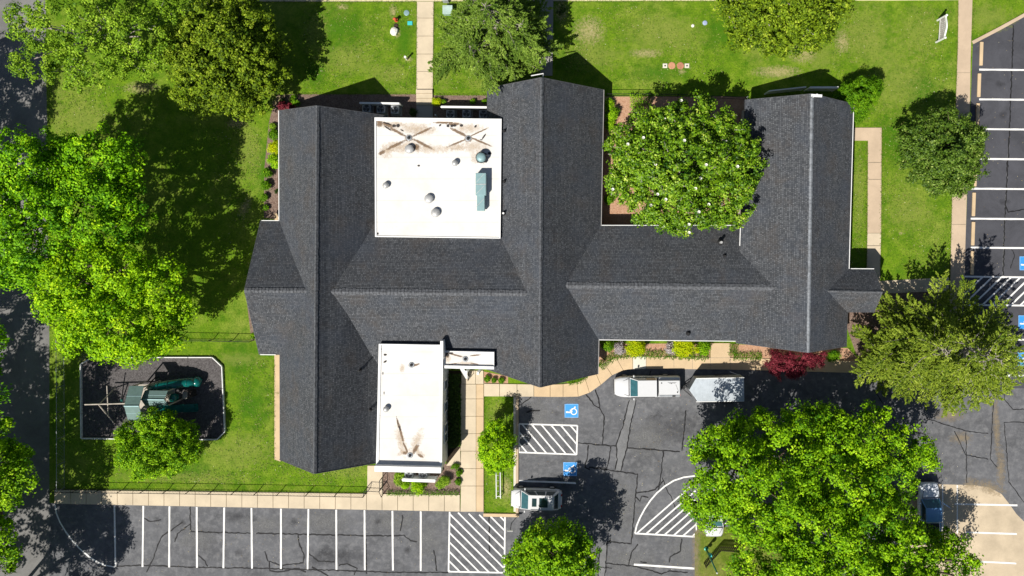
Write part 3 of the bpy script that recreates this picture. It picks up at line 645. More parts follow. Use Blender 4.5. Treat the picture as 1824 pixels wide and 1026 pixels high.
# turbine vents and flues
def vent(px, py, r, h, par, z=3.35, lean=0):
    c = P(px, py, z + h); c = Vector((c.x, c.y, z)); mb = MB(); mb.lathe(c, [(r * .62, 0), (r * .6, h * .45)], 20); o = mb.build('roof_vent', M['galv'], par, smooth=True)
    mb = MB(); mb.lathe(c, [(r * .7, h * .4), (r, h * .5), (r * 1.0, h * .62), (r * .92, h * .8), (r * .6, h * .95), (r * .2, h), (.01, h)], 24)
    mb.build('vent_cap', M['galv'], o, smooth=True); mb = MB()
    for i in range(12):
        a = i * math.pi / 6; mb.beam(c + Vector((math.cos(a) * r * .5, math.sin(a) * r * .5, h * .97)), c + Vector((math.cos(a) * r * 1.0, math.sin(a) * r * 1.0, h * .66)), .02, .03)
    mb.build('vent_fins', M['grey_metal'], o)
vent(728, 265, .4, .45, f1); vent(763, 354, .4, .4, f1); vent(775, 379, .4, .4, f1); vent(686, 330, .28, .45, f1); vent(809.5, 290, .28, .5, f1); vent(686.5, 730, .26, .45, f2, 3.3)
c = P(857, 280, 4.1); c.z = 3.35; mb = MB(); mb.box(c + Vector((0, 0, .15)), (.8, .8, .3)); mb.lathe(c, [(.3, .3), (.3, .5), (.5, .5), (.5, .62)], 24); o = mb.build('exhaust_fan', M['black'], f1)
mb = MB(); mb.lathe(c, [(.43, .6), (.42, .72), (.3, .84), (.1, .86)], 24); mb.build('fan_dome', M['teal_metal'], o, smooth=True)
mb = MB()
for a in (20, 100, 200, 290): mb.beam(c + Vector((math.cos(R(a)) * .45, math.sin(R(a)) * .45, .66)), c + Vector((math.cos(R(a)) * .62, math.sin(R(a)) * .62, .3)), .04, .04)
mb.build('bracket', M['galv'], o)
mb = MB()
def top_box(mb, x0, y0, x1, y1, zb, zt):
    a, b = P(x0, y0, zt), P(x1, y1, zt); mb.box(((a.x + b.x) / 2, (a.y + b.y) / 2, (zb + zt) / 2), (abs(a.x - b.x), abs(a.y - b.y), zt - zb))
top_box(mb, 847, 308, 865.5, 348, 3.55, 4.25); o = mb.build('duct_unit', M['teal_metal'], f1, bevel=.03)
mb = MB(); top_box(mb, 849.5, 348, 863, 375.5, 3.6, 4.1); mb.build('duct', M['teal_metal'], o, bevel=.02)
mb = MB(); top_box(mb, 847, 327.5, 865.5, 328.8, 4.0, 4.265)
for y0 in (308, 328.8, 352): mb.beam(P(848, y0 + 17, 4.262 if y0 < 340 else 4.115), P(862.5, y0 + 1.5, 4.262 if y0 < 340 else 4.115), .03, .012)
mb.build('seam', M['galv'], o)
mb = MB()
for (x, y) in ((849, 312), (863, 312), (849, 344), (863, 344), (851, 372), (861, 372)): q = P(x, y, 3.6); mb.box((q.x, q.y, 3.47), (.1, .1, .26))
mb.build('stand', M['galv'], o)
# plumbing vents through the shingles (world point found on the slope plane)
def pipe(px, py, z, r=.06, h=.35, mat='black'):
    c = P(px, py, z); mb = MB(); mb.tube([c - Vector((0, 0, .15)), c + Vector((0, 0, h))], r, 10); o = mb.build('plumbing_vent', M[mat], B)
    mb = MB(); mb.lathe(c - Vector((0, 0, .06)), [(r * 2.2, 0), (r * 1.3, .12)], 10); mb.build('flashing', M['black'], o)
pipe(898, 233, 3.5, .07, .3); pipe(898, 323, 3.5, .07, .3); pipe(897, 380, 3.5, .09, .4, 'white'); pipe(1283, 431.5, 2.7, .12, .45, 'galv'); pipe(1291, 456, 3.1, .09, .15)
pipe(1226, 594, 2.35, .1, .2); pipe(660, 730, 2.5, .08, .4); pipe(642, 659, 3.2, .07, .55); 
# broken ridge-end cap and trims
mb = MB(); mb.beam(P(1445, 170, 5.75), P(1464, 171, 5.75), .22, .1); mb.beam(P(1447, 173, 5.74), P(1456, 168, 5.74), .12, .14); mb.build('ridge_end_trim', M['white'], B)
mb = MB(); mb.beam(P(946, 135, 5.6), P(968, 131, 5.6), .07, .07); mb.beam(P(968, 131, 5.6), P(967, 138, 5.9), .05, .05); mb.build('gable_trim', M['fascia'], B)
# entrance rail by the canopy
t = thing('handrail', 'dark metal handrail beside the door under the small white canopy', 'handrail', P(836, 668))
mb = MB()
for x, y in ((836, 660), (836, 667), (836, 674)): mb.tube([P(x, y), P(x, y) + Vector((0, 0, .95))], .03, 6)
mb.build('post', M['black'], t); mb = MB(); mb.tube([P(836, 659) + Vector((0, 0, .95)), P(836, 675) + Vector((0, 0, .95))], .03, 6); mb.tube([P(836, 659) + Vector((0, 0, .5)), P(836, 675) + Vector((0, 0, .5))], .025, 6); mb.build('rail', M['black'], t)
mb = MB(); mb.beam(P(823, 657, 2.6), P(833, 674, .2), .35, .05); mb.build('awning_panel', M['fascia'], B)

# ------------------------------------------------------------------ equipment: condensers and screens
def condenser(px, py, label, first=None):
    c = P(px, py, .85); c.z = 0
    if first: return copy_thing(first, c, label)
    t = thing('air_conditioner', label, 'air conditioner', c, 'outdoor air conditioning units')
    mb = MB(); mb.box(c + Vector((0, 0, .05)), (1.0, 1.0, .1)); mb.build('pad', M['concrete_grey'], t)
    mb = MB(); mb.box(c + Vector((0, 0, .47)), (.78, .78, .74)); mb.build('case', M['ac_case'], t, bevel=.08)
    mb = MB(); mb.lathe(c + Vector((0, 0, .84)), [(.32, 0), (.32, .015)], 20); g_ = mb.build('fan_opening', M['black'], t)
    mb = MB()
    for i in range(3):
        a = i * 2.094 + .4; d = Vector((math.cos(a), math.sin(a), 0)); e = Vector((-d.y, d.x, 0))
        z_ = Vector((0, 0, .865)); mb.face([c + z_ + d * .05, c + z_ + d * .27 - e * .1, c + z_ + d * .27 + e * .1])
    mb.build('fan_blades', M['grey_metal'], g_)
    mb = MB()
    for rr in (.12, .22, .31): mb.tube([c + Vector((math.cos(R(a)) * rr, math.sin(R(a)) * rr, .885)) for a in range(0, 361, 30)], .008, 4, False)
    for a in range(0, 180, 45): mb.tube([c + Vector((math.cos(R(a)) * .33, math.sin(R(a)) * .33, .885)), c - Vector((math.cos(R(a)) * .33, math.sin(R(a)) * .33, -.885))], .008, 4)
    mb.build('grille', M['grey_metal'], g_); return t
ac = condenser(703, 195, 'grey air conditioner nearest the white flat roof, right end of the left screened row')
condenser(678, 194, 'grey air conditioner in the middle of the shaded row behind the left screen', ac)
condenser(652.5, 193, 'grey air conditioner at the left end of the shaded row, half under the gable', ac)
condenser(802, 203, 'grey air conditioner nearest the steps in the row right of the door', ac)
condenser(831, 202, 'small square air conditioner in the middle of the row right of the door', ac)
condenser(861, 203, 'grey air conditioner partly hidden under the central gable', ac)
condenser(728, 845, 'white air conditioner below the lower flat roof, left one behind the low screen', ac)
condenser(753, 844, 'white air conditioner below the lower flat roof, right one behind the low screen', ac)
def screen(pts, h, label, th=.12, capw=.26):
    t = thing('screen_fence', label, 'screen fence', P(*pts[0]), 'white equipment screens'); mb = MB(); mc = MB()
    for a, b in zip(pts, pts[1:]):
        p, q = P(*a), P(*b); n = max(2, int((q - p).length / .15))
        for i in range(n):
            u = p.lerp(q, (i + .06) / n); v = p.lerp(q, (i + .94) / n); mb.beam(u + Vector((0, 0, h / 2)), v + Vector((0, 0, h / 2)), .04, h)
        mc.beam(p + Vector((0, 0, h + .03)), q + Vector((0, 0, h + .03)), capw, .08)
        for e in (p, q): mc.beam(e, e + Vector((0, 0, h)), .12, .12)
    mb.build('slats', M['white'], t); mc.build('rail', M['white'], t)
def gp(px, py, z):  # ground px of the foot below a point seen at (px,py) with height z
    v = P(px, py, z); return (CX + v.x * F / H, CY - v.y * F / H)
screen([gp(641, 183.5, 1.3), gp(711, 184.5, 1.3)], 1.3, 'long white slatted screen shading the row of units left of the steps', capw=.17)
screen([gp(786, 190.5, 1.3), gp(867, 191.5, 1.3)], 1.3, 'white slatted screen beside the round bush, right of the steps', capw=.19)
screen([gp(717, 854.5, 1.2), gp(775, 856.5, 1.2)], 1.2, 'low white screen below the lower flat roof above the shrubs')
screen([gp(1371, 162, 1.5), gp(1435, 155, 1.5)], 1.5, 'slanting white screen left of the ridge at the right wing', capw=.1)
screen([gp(1443, 156, 1.5), gp(1493, 156, 1.5)], 1.5, 'white screen right of the ridge at the right wing, by the round bush', capw=.18)
mb = MB(); c = gp(776, 205, .7); mb.tube([P(*c), P(*c) + Vector((0, 0, .8))], .05, 8); mb.lathe(P(*c) + Vector((0, 0, .8)), [(.07, 0), (.07, .05), (.02, .08)], 8)
tag(mb.build('standpipe', M['white']), 'thin white standpipe in the shade beside the door path', 'pipe')

# ------------------------------------------------------------------ fences
def fence(pts, h, label, step=2.3, mat='black', mesh=True, post=.035):
    t = thing('fence', label, 'fence', P(*pts[0])); mp = MB()
    Q = [P(*p) for p in pts]; rl = MB(); ms = MB()
    for a, b in zip(Q, Q[1:]):
        n = max(1, round((b - a).length / step))
        for i in range(n + 1):
            p = a.lerp(b, i / n); mb = MB(); mb.tube([p - Vector((0, 0, .03)), p + Vector((0, 0, h + .05))], post, 8); mb.build('post', M[mat], t)
        rl.tube([a + Vector((0, 0, h)), b + Vector((0, 0, h))], .028, 6); rl.tube([a + Vector((0, 0, .12)), b + Vector((0, 0, .12))], .018, 6)
        if mesh:
            L_ = (b - a).length; k = int(L_ / .3); d = (b - a).normalized()
            for i in range(k):
                u = a + d * (i * .3); v = a + d * min(L_, i * .3 + h * .8); ms.beam(u + Vector((0, 0, .12)), v + Vector((0, 0, h)), .006, .006); ms.beam(v + Vector((0, 0, .12)), u + Vector((0, 0, h)), .006, .006)
    rl.build('rail', M[mat], t)
    if mesh: ms.build('wire_mesh', M[mat], t)
    return t
fence([(100, 870), (300, 872), (500, 875.5), (652, 878.5)], 1.0, 'black chain link fence along the walk above the lower parking bays')
fence([(652, 878.5), (654, 868), (680, 869), (684, 878)], 1.0, 'small black gate enclosure at the end of the lower fence', 1.2)
fence([(681, 850), (681, 866)], 1.0, 'short black fence length beside the shrub bed corner', 1.2)
fence([(322, 604), (380, 604.5), (452, 606)], 1.0, 'black chain link fence between the big tree and the west gable', 2.2)
fence([(115, 598), (116, 730), (116, 868)], 1.1, 'black chain link fence along the street side of the playground', 2.4, 'grey_metal')
fence([(1080, 171), (1130, 171), (1206, 172), (1325, 177)], 1.0, 'dark rail fence closing the courtyard above the magnolia', 2.6, 'black', False)
fence([(1325, 177), (1325, 230)], 1.4, 'pale thin fence between the magnolia and the right wing', 2.2, 'ac_case', False)

# ------------------------------------------------------------------ playground
mbp = MB()
pl = [(146, 648), (166, 636), (380, 636), (397, 652), (402, 768), (388, 782), (147, 780)]
sheet('rubber_mulch', pl, .02, M['rubber'])
t = thing('playground_border', 'white edging boards around the dark playground surface', 'edging', P(274, 708))
for a, b in zip(pl, pl[1:] + pl[:1]):
    mb = MB(); p, q = P(*a), P(*b); n = max(1, round((q - p).length / 2.4))
    for i in range(n): mb.beam(p.lerp(q, i / n + .003) + Vector((0, 0, .12)), p.lerp(q, (i + 1) / n - .003) + Vector((0, 0, .12)), .09, .26)
    mb.build('board', M['fascia'], t, bevel=.015)
t = thing('play_set', 'wooden play set with two grey green gable roofs, teal slides and a swing beam', 'play set', P(250, 712))
def gab(A, Bp, zr, e, ze, nm='canopy_roof'):
    a, b = P(*A, zr), P(*Bp, zr); NL, NR, SL, SR = [P(*c, ze) for c in e]; mb = MB()
    for q in ([a, b, NR, NL], [b, a, SL, SR]):
        if (q[1] - q[0]).cross(q[2] - q[0]).z < 0: q = q[::-1]
        mb.face(q); mb.face([v - Vector((0, 0, .04)) for v in q][::-1])
        for i in range(4): u, v = q[i], q[(i + 1) % 4]; mb.face([v, u, u - Vector((0, 0, .04)), v - Vector((0, 0, .04))])
    o = mb.build(nm, M['play_roof'], t); m2 = MB(); m2.beam(a + Vector((0, 0, .02)), b + Vector((0, 0, .02)), .09, .06)
    for s0, s1, e0, e1 in ((a, b, NL, NR), (a, b, SL, SR)):
        m2.beam(s0.lerp(e0, .5) + Vector((0, 0, .015)), s1.lerp(e1, .5) + Vector((0, 0, .015)), .025, .02)
    m2.build('roof_seam', M['teal_metal'], o); return o
gab((221, 723.5), (247.5, 723.5), 3.7, [(230, 687.5), (256, 687.5), (228, 749), (254.5, 749)], 2.75)
gab((251, 711.5), (292.5, 712), 3.0, [(258, 695.5), (299, 696), (258, 722), (300, 722.5)], 2.6)
def gpt(px, py, zs, z): 
    v = P(px, py, zs); v.z = z; return v
for (x, y, zt, zz) in ((231, 690, 2.75, 2.7), (254, 690, 2.75, 2.7), (229, 745, 2.75, 2.7), (253, 745, 2.75, 2.7), (258.5, 697, 2.6, 2.55), (298, 697, 2.6, 2.55), (259, 721, 2.6, 2.55), (299, 722, 2.6, 2.55)):
    p = P(x, y, zt); mb = MB(); mb.beam((p.x, p.y, 0), (p.x, p.y, zz), .1, .1); mb.build('post', M['wood_pale'], t)
def pbox(name, x0, y0, x1, y1, zs, zb, zt, mat, par=t):
    a, b = P(x0, y0, zs), P(x1, y1, zs); mb = MB(); mb.box(((a.x + b.x) / 2, (a.y + b.y) / 2, (zb + zt) / 2), (abs(a.x - b.x), abs(a.y - b.y), zt - zb)); return mb.build(name, mat, par, bevel=.015)
pbox('platform', 231, 690, 254, 745, 2.7, 1.35, 1.45, M['wood_pale']); pbox('platform', 258, 697, 298, 721, 2.5, 1.3, 1.4, M['wood_pale'])
def prow_(pts, rad, name, mat, n=12):
    mb = MB(); mb.tube(pts, rad, n); return mb.build(name, mat, t, smooth=(n > 8))
prow_([P(151, 720.5, 2.4), P(225, 718.5, 2.4)], .07, 'swing_beam', M['wood_pale'], 6)
prow_([P(176, 721, 2.35), P(204, 754.5, 0)], .055, 'leg', M['wood_pale'], 6); prow_([P(176, 721, 2.35), P(206, 690, 0)], .055, 'leg', M['wood_pale'], 6)
prow_([P(190.5, 687, 1.5), P(193, 741, 1.0)], .05, 'cross_brace', M['wood_pale'], 6)
for x, y in ((206, 716), (222, 716)):
    v = P(x, y, 2.35); prow_([v, Vector((v.x, v.y, .5))], .012, 'swing_rope', M['black'], 5)
v = P(206, 716, 2.35); pbox('swing_seat', 214, 711, 218, 716, .5, .45, .5, M['play_teal'])
o = prow_([P(266, 694, 1.9), P(285, 688, 1.75), P(310, 684, 1.4), P(335, 681, .9), P(350, 680, .6)], [.36, .4, .42, .42, .4], 'tube_slide', M['play_teal'], 16)
mb = MB(); mb.tube([P(347, 680, .55), P(350, 680, .55), P(356, 679.5, .5), P(359.5, 679.5, .45)], [.42, .5, .44, .2], 16); mb.build('slide_exit', M['play_teal'], o, smooth=True)
mb = MB()
for x, y, z in ((283, 688.5, 1.78), (300, 685.5, 1.58), (318, 683, 1.25), (335, 681, .92)): mb.tube([P(x, y, z), P(x + .8, y, z)], .45, 16)
mb.build('slide_joint', M['play_teal'], o, smooth=True)
mb = MB()
sl_ = [P(266, 729, 1.6), P(290, 728.5, 1.3), P(320, 727, .7), P(345, 726, .3), P(353, 725.5, .25)]
for a, b in zip(sl_, sl_[1:]): mb.beam(a, b, .62, .05)
for dy in (-.32, .32):
    for a, b in zip(sl_, sl_[1:]): mb.beam(a + Vector((0, dy, .08)), b + Vector((0, dy, .08)), .07, .2)
mb.build('open_slide', M['play_teal'], t)
mb = MB(); c = P(308.5, 708.5, 1.6); mb.lathe(c - Vector((0, 0, .3)), [(.36, 0), (.38, .3), (.33, .5), (.18, .62), (.02, .66)], 16); mb.build('dome_window', M['play_teal'], t, smooth=True)
mb = MB()
for i in range(7): a = P(336 + i * 2.0, 697 - .7 * i, 1.3 - .19 * i); b = P(338 + i * 2.0, 708.5 - .7 * i, 1.3 - .19 * i); mb.beam(a, b, .07, .04)
for y in (697, 708.5): mb.beam(P(334, y, 1.4), P(351, y - 5, 0), .05, .08)
mb.build('ladder', M['wood_dark'], t)
pbox('step_frame', 320, 700, 328, 713, 1.2, .6, .75, M['wood_pale']); pbox('rear_rail', 262, 737, 285, 738.5, 1.6, 1.3, 1.6, M['wood_pale'])
mb = MB(); mb.beam(P(262, 692, 2.1), P(277, 671, 0), .06, .06); mb.beam(P(258, 694, 2.1), P(272, 676, 0), .06, .06)
for i in range(5): f = (i + .5) / 5; mb.beam(P(262, 692, 2.1).lerp(P(277, 671, 0), f), P(258, 694, 2.1).lerp(P(272, 676, 0), f), .05, .04)
mb.build('climbing_frame', M['wood_dark'], t)

# ------------------------------------------------------------------ vehicles (built nose towards +x, then turned)
def xf(mb, M4): mb.v = [M4 @ v for v in mb.v]; return mb
def loft(mb, st, n=24, e=4.0):
    b = len(mb.v)
    for x, hw, z0, z1 in st:
        for k in range(n):
            a = 2 * math.pi * (k + .5) / n; c, s_ = math.cos(a), math.sin(a)
            mb.v.append(Vector((x, hw * math.copysign(abs(c) ** (2 / e), c), (z0 + z1) / 2 + (z1 - z0) / 2 * math.copysign(abs(s_) ** (2 / e), s_))))
    for i in range(len(st) - 1):
        for k in range(n):
            l_ = (k + 1) % n; mb.f.append([b + i * n + k, b + (i + 1) * n + k, b + (i + 1) * n + l_, b + i * n + l_]); mb.m.append(0)
    mb.f.append([b + k for k in range(n)]); mb.f.append([b + (len(st) - 1) * n + k for k in range(n)][::-1]); mb.m += [0, 0]
def panel(mb, q, i0, i1, j0, j1, off):
    q = [Vector(p) for p in q]; nrm = (q[1] - q[0]).cross(q[3] - q[0]).normalized() * off
    f = lambda u, v: (q[0].lerp(q[1], u)).lerp(q[3].lerp(q[2], u), v) + nrm
    mb.face([f(i0, j0), f(i1, j0), f(i1, j1), f(i0, j1)])
def vehicle(name, label, cat, loc, rz, body, gh, paint, wheels, wr, extras, roofp=None):
    t = thing(name, label, cat, loc); MM = Matrix.Translation(Vector(loc)) @ Matrix.Rotation(rz, 4, 'Z')
    def B_(mb, nm, mat, par=t, **k): return xf(mb, MM).build(nm, mat, par, **k)
    mb = MB(); loft(mb, body); bd = B_(mb, 'body', paint, smooth=True)
    (xb0, xb1, wb, zb, xt0, xt1, wt, zt, nside) = gh
    # greenhouse, front x = xb0
    c = [(xb0, wb, zb), (xb0, -wb, zb), (xb1, -wb, zb), (xb1, wb, zb)]; d = [(xt0, wt, zt), (xt0, -wt, zt), (xt1, -wt, zt), (xt1, wt, zt)]
    mb = MB(); mb.face(d[::-1] if False else [d[1], d[0], d[3], d[2]])
    for i in range(4): j = (i + 1) % 4; mb.face([c[j], c[i], d[i], d[j]])
    B_(mb, 'cabin', roofp or paint, bevel=.06)
    mb = MB(); panel(mb, [c[1], c[0], d[0], d[1]], .04, .96, .06, .95, .012); B_(mb, 'windscreen', M['ws_glass'])
    mb = MB(); panel(mb, [c[3], c[2], d[2], d[3]], .08, .92, .15, .9, .012); B_(mb, 'rear_window', M['glass'])
    for sgn in (0, 1):
        q = [c[0], c[3], d[3], d[0]] if sgn == 0 else [c[2], c[1], d[1], d[2]]
        for s_ in range(nside):
            mb = MB(); panel(mb, q, .06 + s_ * .9 / nside, .02 + (s_ + 1) * .9 / nside, .12, .9, .012); B_(mb, 'side_window', M['glass'])
    for x in wheels:
        for sg in (-1, 1):
            yb = body[4][1] * sg; mb = MB(); mb.tube([(x, yb - .2 * sg, wr), (x, yb + .015 * sg, wr)], wr, 20); wh = B_(mb, 'wheel', M['black'])
            mb = MB(); mb.tube([(x, yb, wr), (x, yb + .03 * sg, wr)], wr * .6, 12); B_(mb, 'rim', M['galv'], wh)
    for sg in (-1, 1):
        mb = MB(); mb.box((xb0 - .35, sg * (body[4][1] + .1), zb + .08), (.12, .2, .16)); B_(mb, 'wing_mirror', paint, bevel=.03)
        x0 = body[1][0]; mb = MB(); mb.box((x0 - .08, sg * (body[1][1] - .12), .78), (.24, .3, .14)); B_(mb, 'headlight', M['lamp_glass'], bevel=.03)
        x1 = body[-1][0]; mb = MB(); mb.box((x1 + .05, sg * (body[-1][1] - .1), .95), (.12, .16, .3)); B_(mb, 'tail_light', M['red_glass'])
    mb = MB(); zh = body[4][3] + .006
    for sg in (-1, 1):
        mb.beam((body[0][0] - .35, sg * body[1][1] * .62, body[2][3] + .012), (xb0 + .08, sg * wb * .92, zb + .03), .025, .012)
        mb.beam((xb0 - .1, sg * (wb + .03), zb - .03), (xb1 + .2, sg * (wb + .03), zb - .03), .04, .03)
    mb.beam((xb0 + .09, -wb * .9, zb + .035), (xb0 + .09, wb * .9, zb + .035), .07, .02)
    B_(mb, 'panel_gap', M['dark_metal'])
    mb = MB(); mb.box((body[0][0] - .02, 0, .5), (.14, body[1][1] * 1.75, .18)); B_(mb, 'bumper', M['trim'], bevel=.03)
    if extras: extras(t, B_, MM)
    return t
# white pickup
def ex_pick(t, B_, MM):
    mb = MB(); mb.box((-.93, 0, 1.2), (.09, 1.72, .14)); B_(mb, 'cab_gap', M['trim'])
    mb = MB(); mb.box((-1.98, -.02, 1.38), (1.98, 1.36, .26), top=.96); cap_ = B_(mb, 'bed_cover', M['car_white'], bevel=.05)
    mb = MB(); mb.box((-1.98, .79, 1.262), (1.86, .14, .02)); mb.box((-2.6, .79, 1.27), (.3, .12, .03)); B_(mb, 'bed_gap', M['grey_metal'])
    mb = MB(); mb.box((-2.4, .81, 1.295), (.28, .1, .03)); mb.box((-2.7, .4, 1.515), (.1, .14, .02)); mb.box((-1.25, -.45, 1.515), (.1, .1, .02))
    for a, b in (((-2.55, -.3), (-2.8, .35)), ((-1.8, -.52), (-2.5, -.42)), ((-1.95, -.4), (-2.6, -.5)), ((-2.1, -.35), (-2.3, -.5))): mb.beam((*a, 1.514), (*b, 1.514), .025, .01)
    B_(mb, 'latch', M['trim'], cap_)
    mb = MB()
    for i in range(4): mb.beam((3.0, -.55 + .36 * i, .62), (3.06, -.55 + .36 * i, .62), .25, .06)
    B_(mb, 'grille', M['trim'])
    for sg in (-1, 1): mb = MB(); mb.beam((1.35, sg * .62, 1.3), (1.5, sg * .1, 1.27), .03, .02); B_(mb, 'wiper', M['trim'])
body = [(3.03, .5, .45, .82), (2.97, .68, .4, .96), (2.82, .8, .36, 1.04), (2.5, .9, .32, 1.11), (2.1, .95, .3, 1.17), (1.5, .97, .3, 1.2), (0, .97, .3, 1.22), (-.9, .97, .3, 1.24), (-2.85, .96, .34, 1.25), (-3.0, .93, .42, 1.22), (-3.04, .85, .5, 1.1)]
c = P(1153.5, 690, 1.2); c.z = 0
vehicle('pickup_truck', 'white pickup truck with a covered bed, hitched to the silver trailer', 'pickup truck', c, math.pi + R(.6), body, (1.62, -.86, .88, 1.18, .92, -.78, .74, 1.74, 2), M['car_white'], (2.0, -1.75), .38, ex_pick)
def ex_suv(t, B_, MM):
    z = 1.69; mb = MB(); mb.box((.18, 0, z), (.42, .74, .02)); B_(mb, 'sunroof', M['glass']); mb = MB(); mb.box((-.66, 0, z), (.78, .84, .02)); B_(mb, 'sunroof', M['glass'])
    for sg in (-1, 1): mb = MB(); mb.beam((.5, sg * .66, 1.72), (-1.5, sg * .66, 1.72), .04, .05); B_(mb, 'roof_rail', M['galv'])
    for sg in (-1, 1): mb = MB(); mb.beam((1.2, sg * .5, 1.13), (1.35, sg * .05, 1.1), .03, .02); B_(mb, 'wiper', M['trim'])
body = [(2.36, .45, .5, .78), (2.3, .68, .38, .88), (2.05, .86, .3, .98), (1.6, .92, .28, 1.05), (1.2, .93, .28, 1.1), (0, .94, .28, 1.12), (-1.2, .94, .28, 1.14), (-1.9, .9, .32, 1.14), (-2.25, .8, .4, 1.1), (-2.36, .6, .5, .98)]
c = P(955.5, 891, 1.1); c.z = 0
vehicle('suv', 'white SUV with two dark sunroof panels, parked nose to the grass island', 'car', c, math.pi - R(1.5), body, (1.42, -2.05, .85, 1.08, .7, -1.6, .66, 1.68, 3), M['car_white'], (1.5, -1.4), .36, ex_suv)
def ex_pale(t, B_, MM):
    mb = MB()
    mb.box((-1.75, 0, 1.262), (1.75, 1.4, .02)); B_(mb, 'truck_bed', M['trim'])
    mb = MB(); 
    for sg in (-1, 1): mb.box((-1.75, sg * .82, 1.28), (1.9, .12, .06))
    mb.box((-2.66, 0, 1.28), (.08, 1.7, .06)); B_(mb, 'bed_rail', M['car_shade_blue'])  # rails coloured blue for shade on white paint
    mb = MB(); p = [(1.02, -.98, .75), (.55, -1.85, .75), (.55, -1.85, 1.25), (1.02, -.98, 1.2)]
    mb.beam((1.0, -.96, .8), (.5, -1.8, .8), .1, .6); dr = B_(mb, 'door', M['car_shade_blue'], bevel=.03)
    mb = MB()
    for a, b in (((.98, -.98, 1.12), (.62, -1.6, 1.6)), ((.62, -1.6, 1.6), (.45, -1.82, 1.12))): mb.beam(a, b, .05, .05)
    B_(mb, 'door_frame', M['chrome'], dr)
body = [(2.72, .62, .45, .85), (2.66, .8, .38, .98), (2.4, .88, .32, 1.06), (1.9, .93, .3, 1.12), (1.2, .94, .3, 1.16), (0, .94, .3, 1.2), (-.7, .94, .3, 1.24), (-2.6, .93, .34, 1.25), (-2.72, .88, .42, 1.2)]
c = P(1656.5, 861, 1.0); c.z = 0; c.y -= 2.72
vehicle('pickup_truck', 'pickup truck with pale bonnet and shade painted blue on its cab roof, half hidden under the big tree', 'pickup truck', c, math.pi / 2 + R(1), body, (1.35, -.72, .86, 1.14, .7, -.55, .72, 1.72, 1), M['car_pale'], (1.8, -1.5), .38, ex_pale, M['car_shade_blue'])  # cab roof takes the blue that stands for shade on white
body = [(2.3, .5, .45, .75), (2.2, .72, .36, .86), (1.95, .85, .3, .95), (1.5, .9, .26, 1.0), (1.1, .91, .26, 1.04), (0, .91, .26, 1.06), (-1.2, .9, .26, 1.06), (-2.0, .85, .3, 1.02), (-2.3, .6, .45, .9)]
c = P(1272.5, 957, .9); c.z = 0; c.y += 2.3
vehicle('car', 'white car with only its bonnet showing below the edge of the large tree', 'car', c, -math.pi / 2, body, (1.25, -1.8, .82, 1.02, .55, -1.2, .62, 1.48, 2), M['car_white'], (1.4, -1.35), .33, None)
# trailer
zt = 1.75; tl = [(1239.5, 674.5), (1325, 672), (1325.6, 714), (1243.5, 715.5), (1228, 694.5)]
t = thing('cargo_trailer', 'silver enclosed cargo trailer with a pointed nose, hitched behind the white pickup', 'trailer', P(1285, 694))
mb = MB(); g_ = [P(*p, zt) for p in tl]; mb.prism([(p.x, p.y) for p in g_], .45, zt - .02); mb.build('box', M['grey_metal'], t, bevel=.02)
mb = MB(); 
ctr = sum(g_, Vector()) / 5; nx, ny = 16, 6
e = [ctr + (p - ctr) * 1.004 for p in g_]; mb.prism([(p.x, p.y) for p in e], zt - .019, zt + .01); rf = mb.build('roof', M['alu'], t, bevel=.02)
mb = MB()
for i in range(6):
    x = 1250 + i * 13.5; mb.beam(P(x, 674.3 - i * .1, zt + .012), P(x + .6, 714.6, zt + .012), .03, .02)
mb.build('roof_rib', M['alu'], rf)
mb = MB(); q = P(1285, 692, zt); mb.box((q.x, q.y, zt + .05), (.42, .38, .1)); mb.build('roof_hatch', M['white'], rf, bevel=.02)
for y_ in (673.6, 714.5):
    mb = MB(); p, q = P(1240, y_ + (.5 if y_ < 700 else 1), zt), P(1325.4, y_ - (.9 if y_ < 700 else .2), zt); mb.beam(p, q, .06, .08); mb.build('edge_trim', M['white'], t)
mb = MB(); mb.beam(P(1214, 690.5, .5), P(1232, 678, .5), .08, .1); mb.beam(P(1214, 690.5, .5), P(1232, 706, .5), .08, .1); mb.beam(P(1212, 690.5, .55), P(1224, 692, .5), .12, .12); mb.build('tow_frame', M['dark_metal'], t)
mb = MB(); q = P(1221, 691, .6); mb.tube([(q.x, q.y, .1), (q.x, q.y, .85)], .04, 8); mb.build('jack', M['galv'], t)
for x in (1282, 1298):
    for y_ in (673.5, 713.5):
        q = P(x, y_, 1.0); sg = 1 if y_ < 700 else -1; mb = MB(); mb.tube([(q.x, q.y - .05 * sg, .34), (q.x, q.y + .16 * sg, .34)], .34, 16); mb.build('wheel', M['black'], t)
for y_, sg in ((673, 1), (714, -1)):
    q = P(1290, y_, .75); mb = MB(); mb.box((q.x, q.y + .1 * sg, .74), (1.7, .26, .05)); mb.build('mudguard', M['dark_metal'], t)
mb = MB(); mb.beam(P(1324, 671, 1.0), P(1300, 662, .2), .04, .04); mb.build('ramp_arm', M['white'], t)

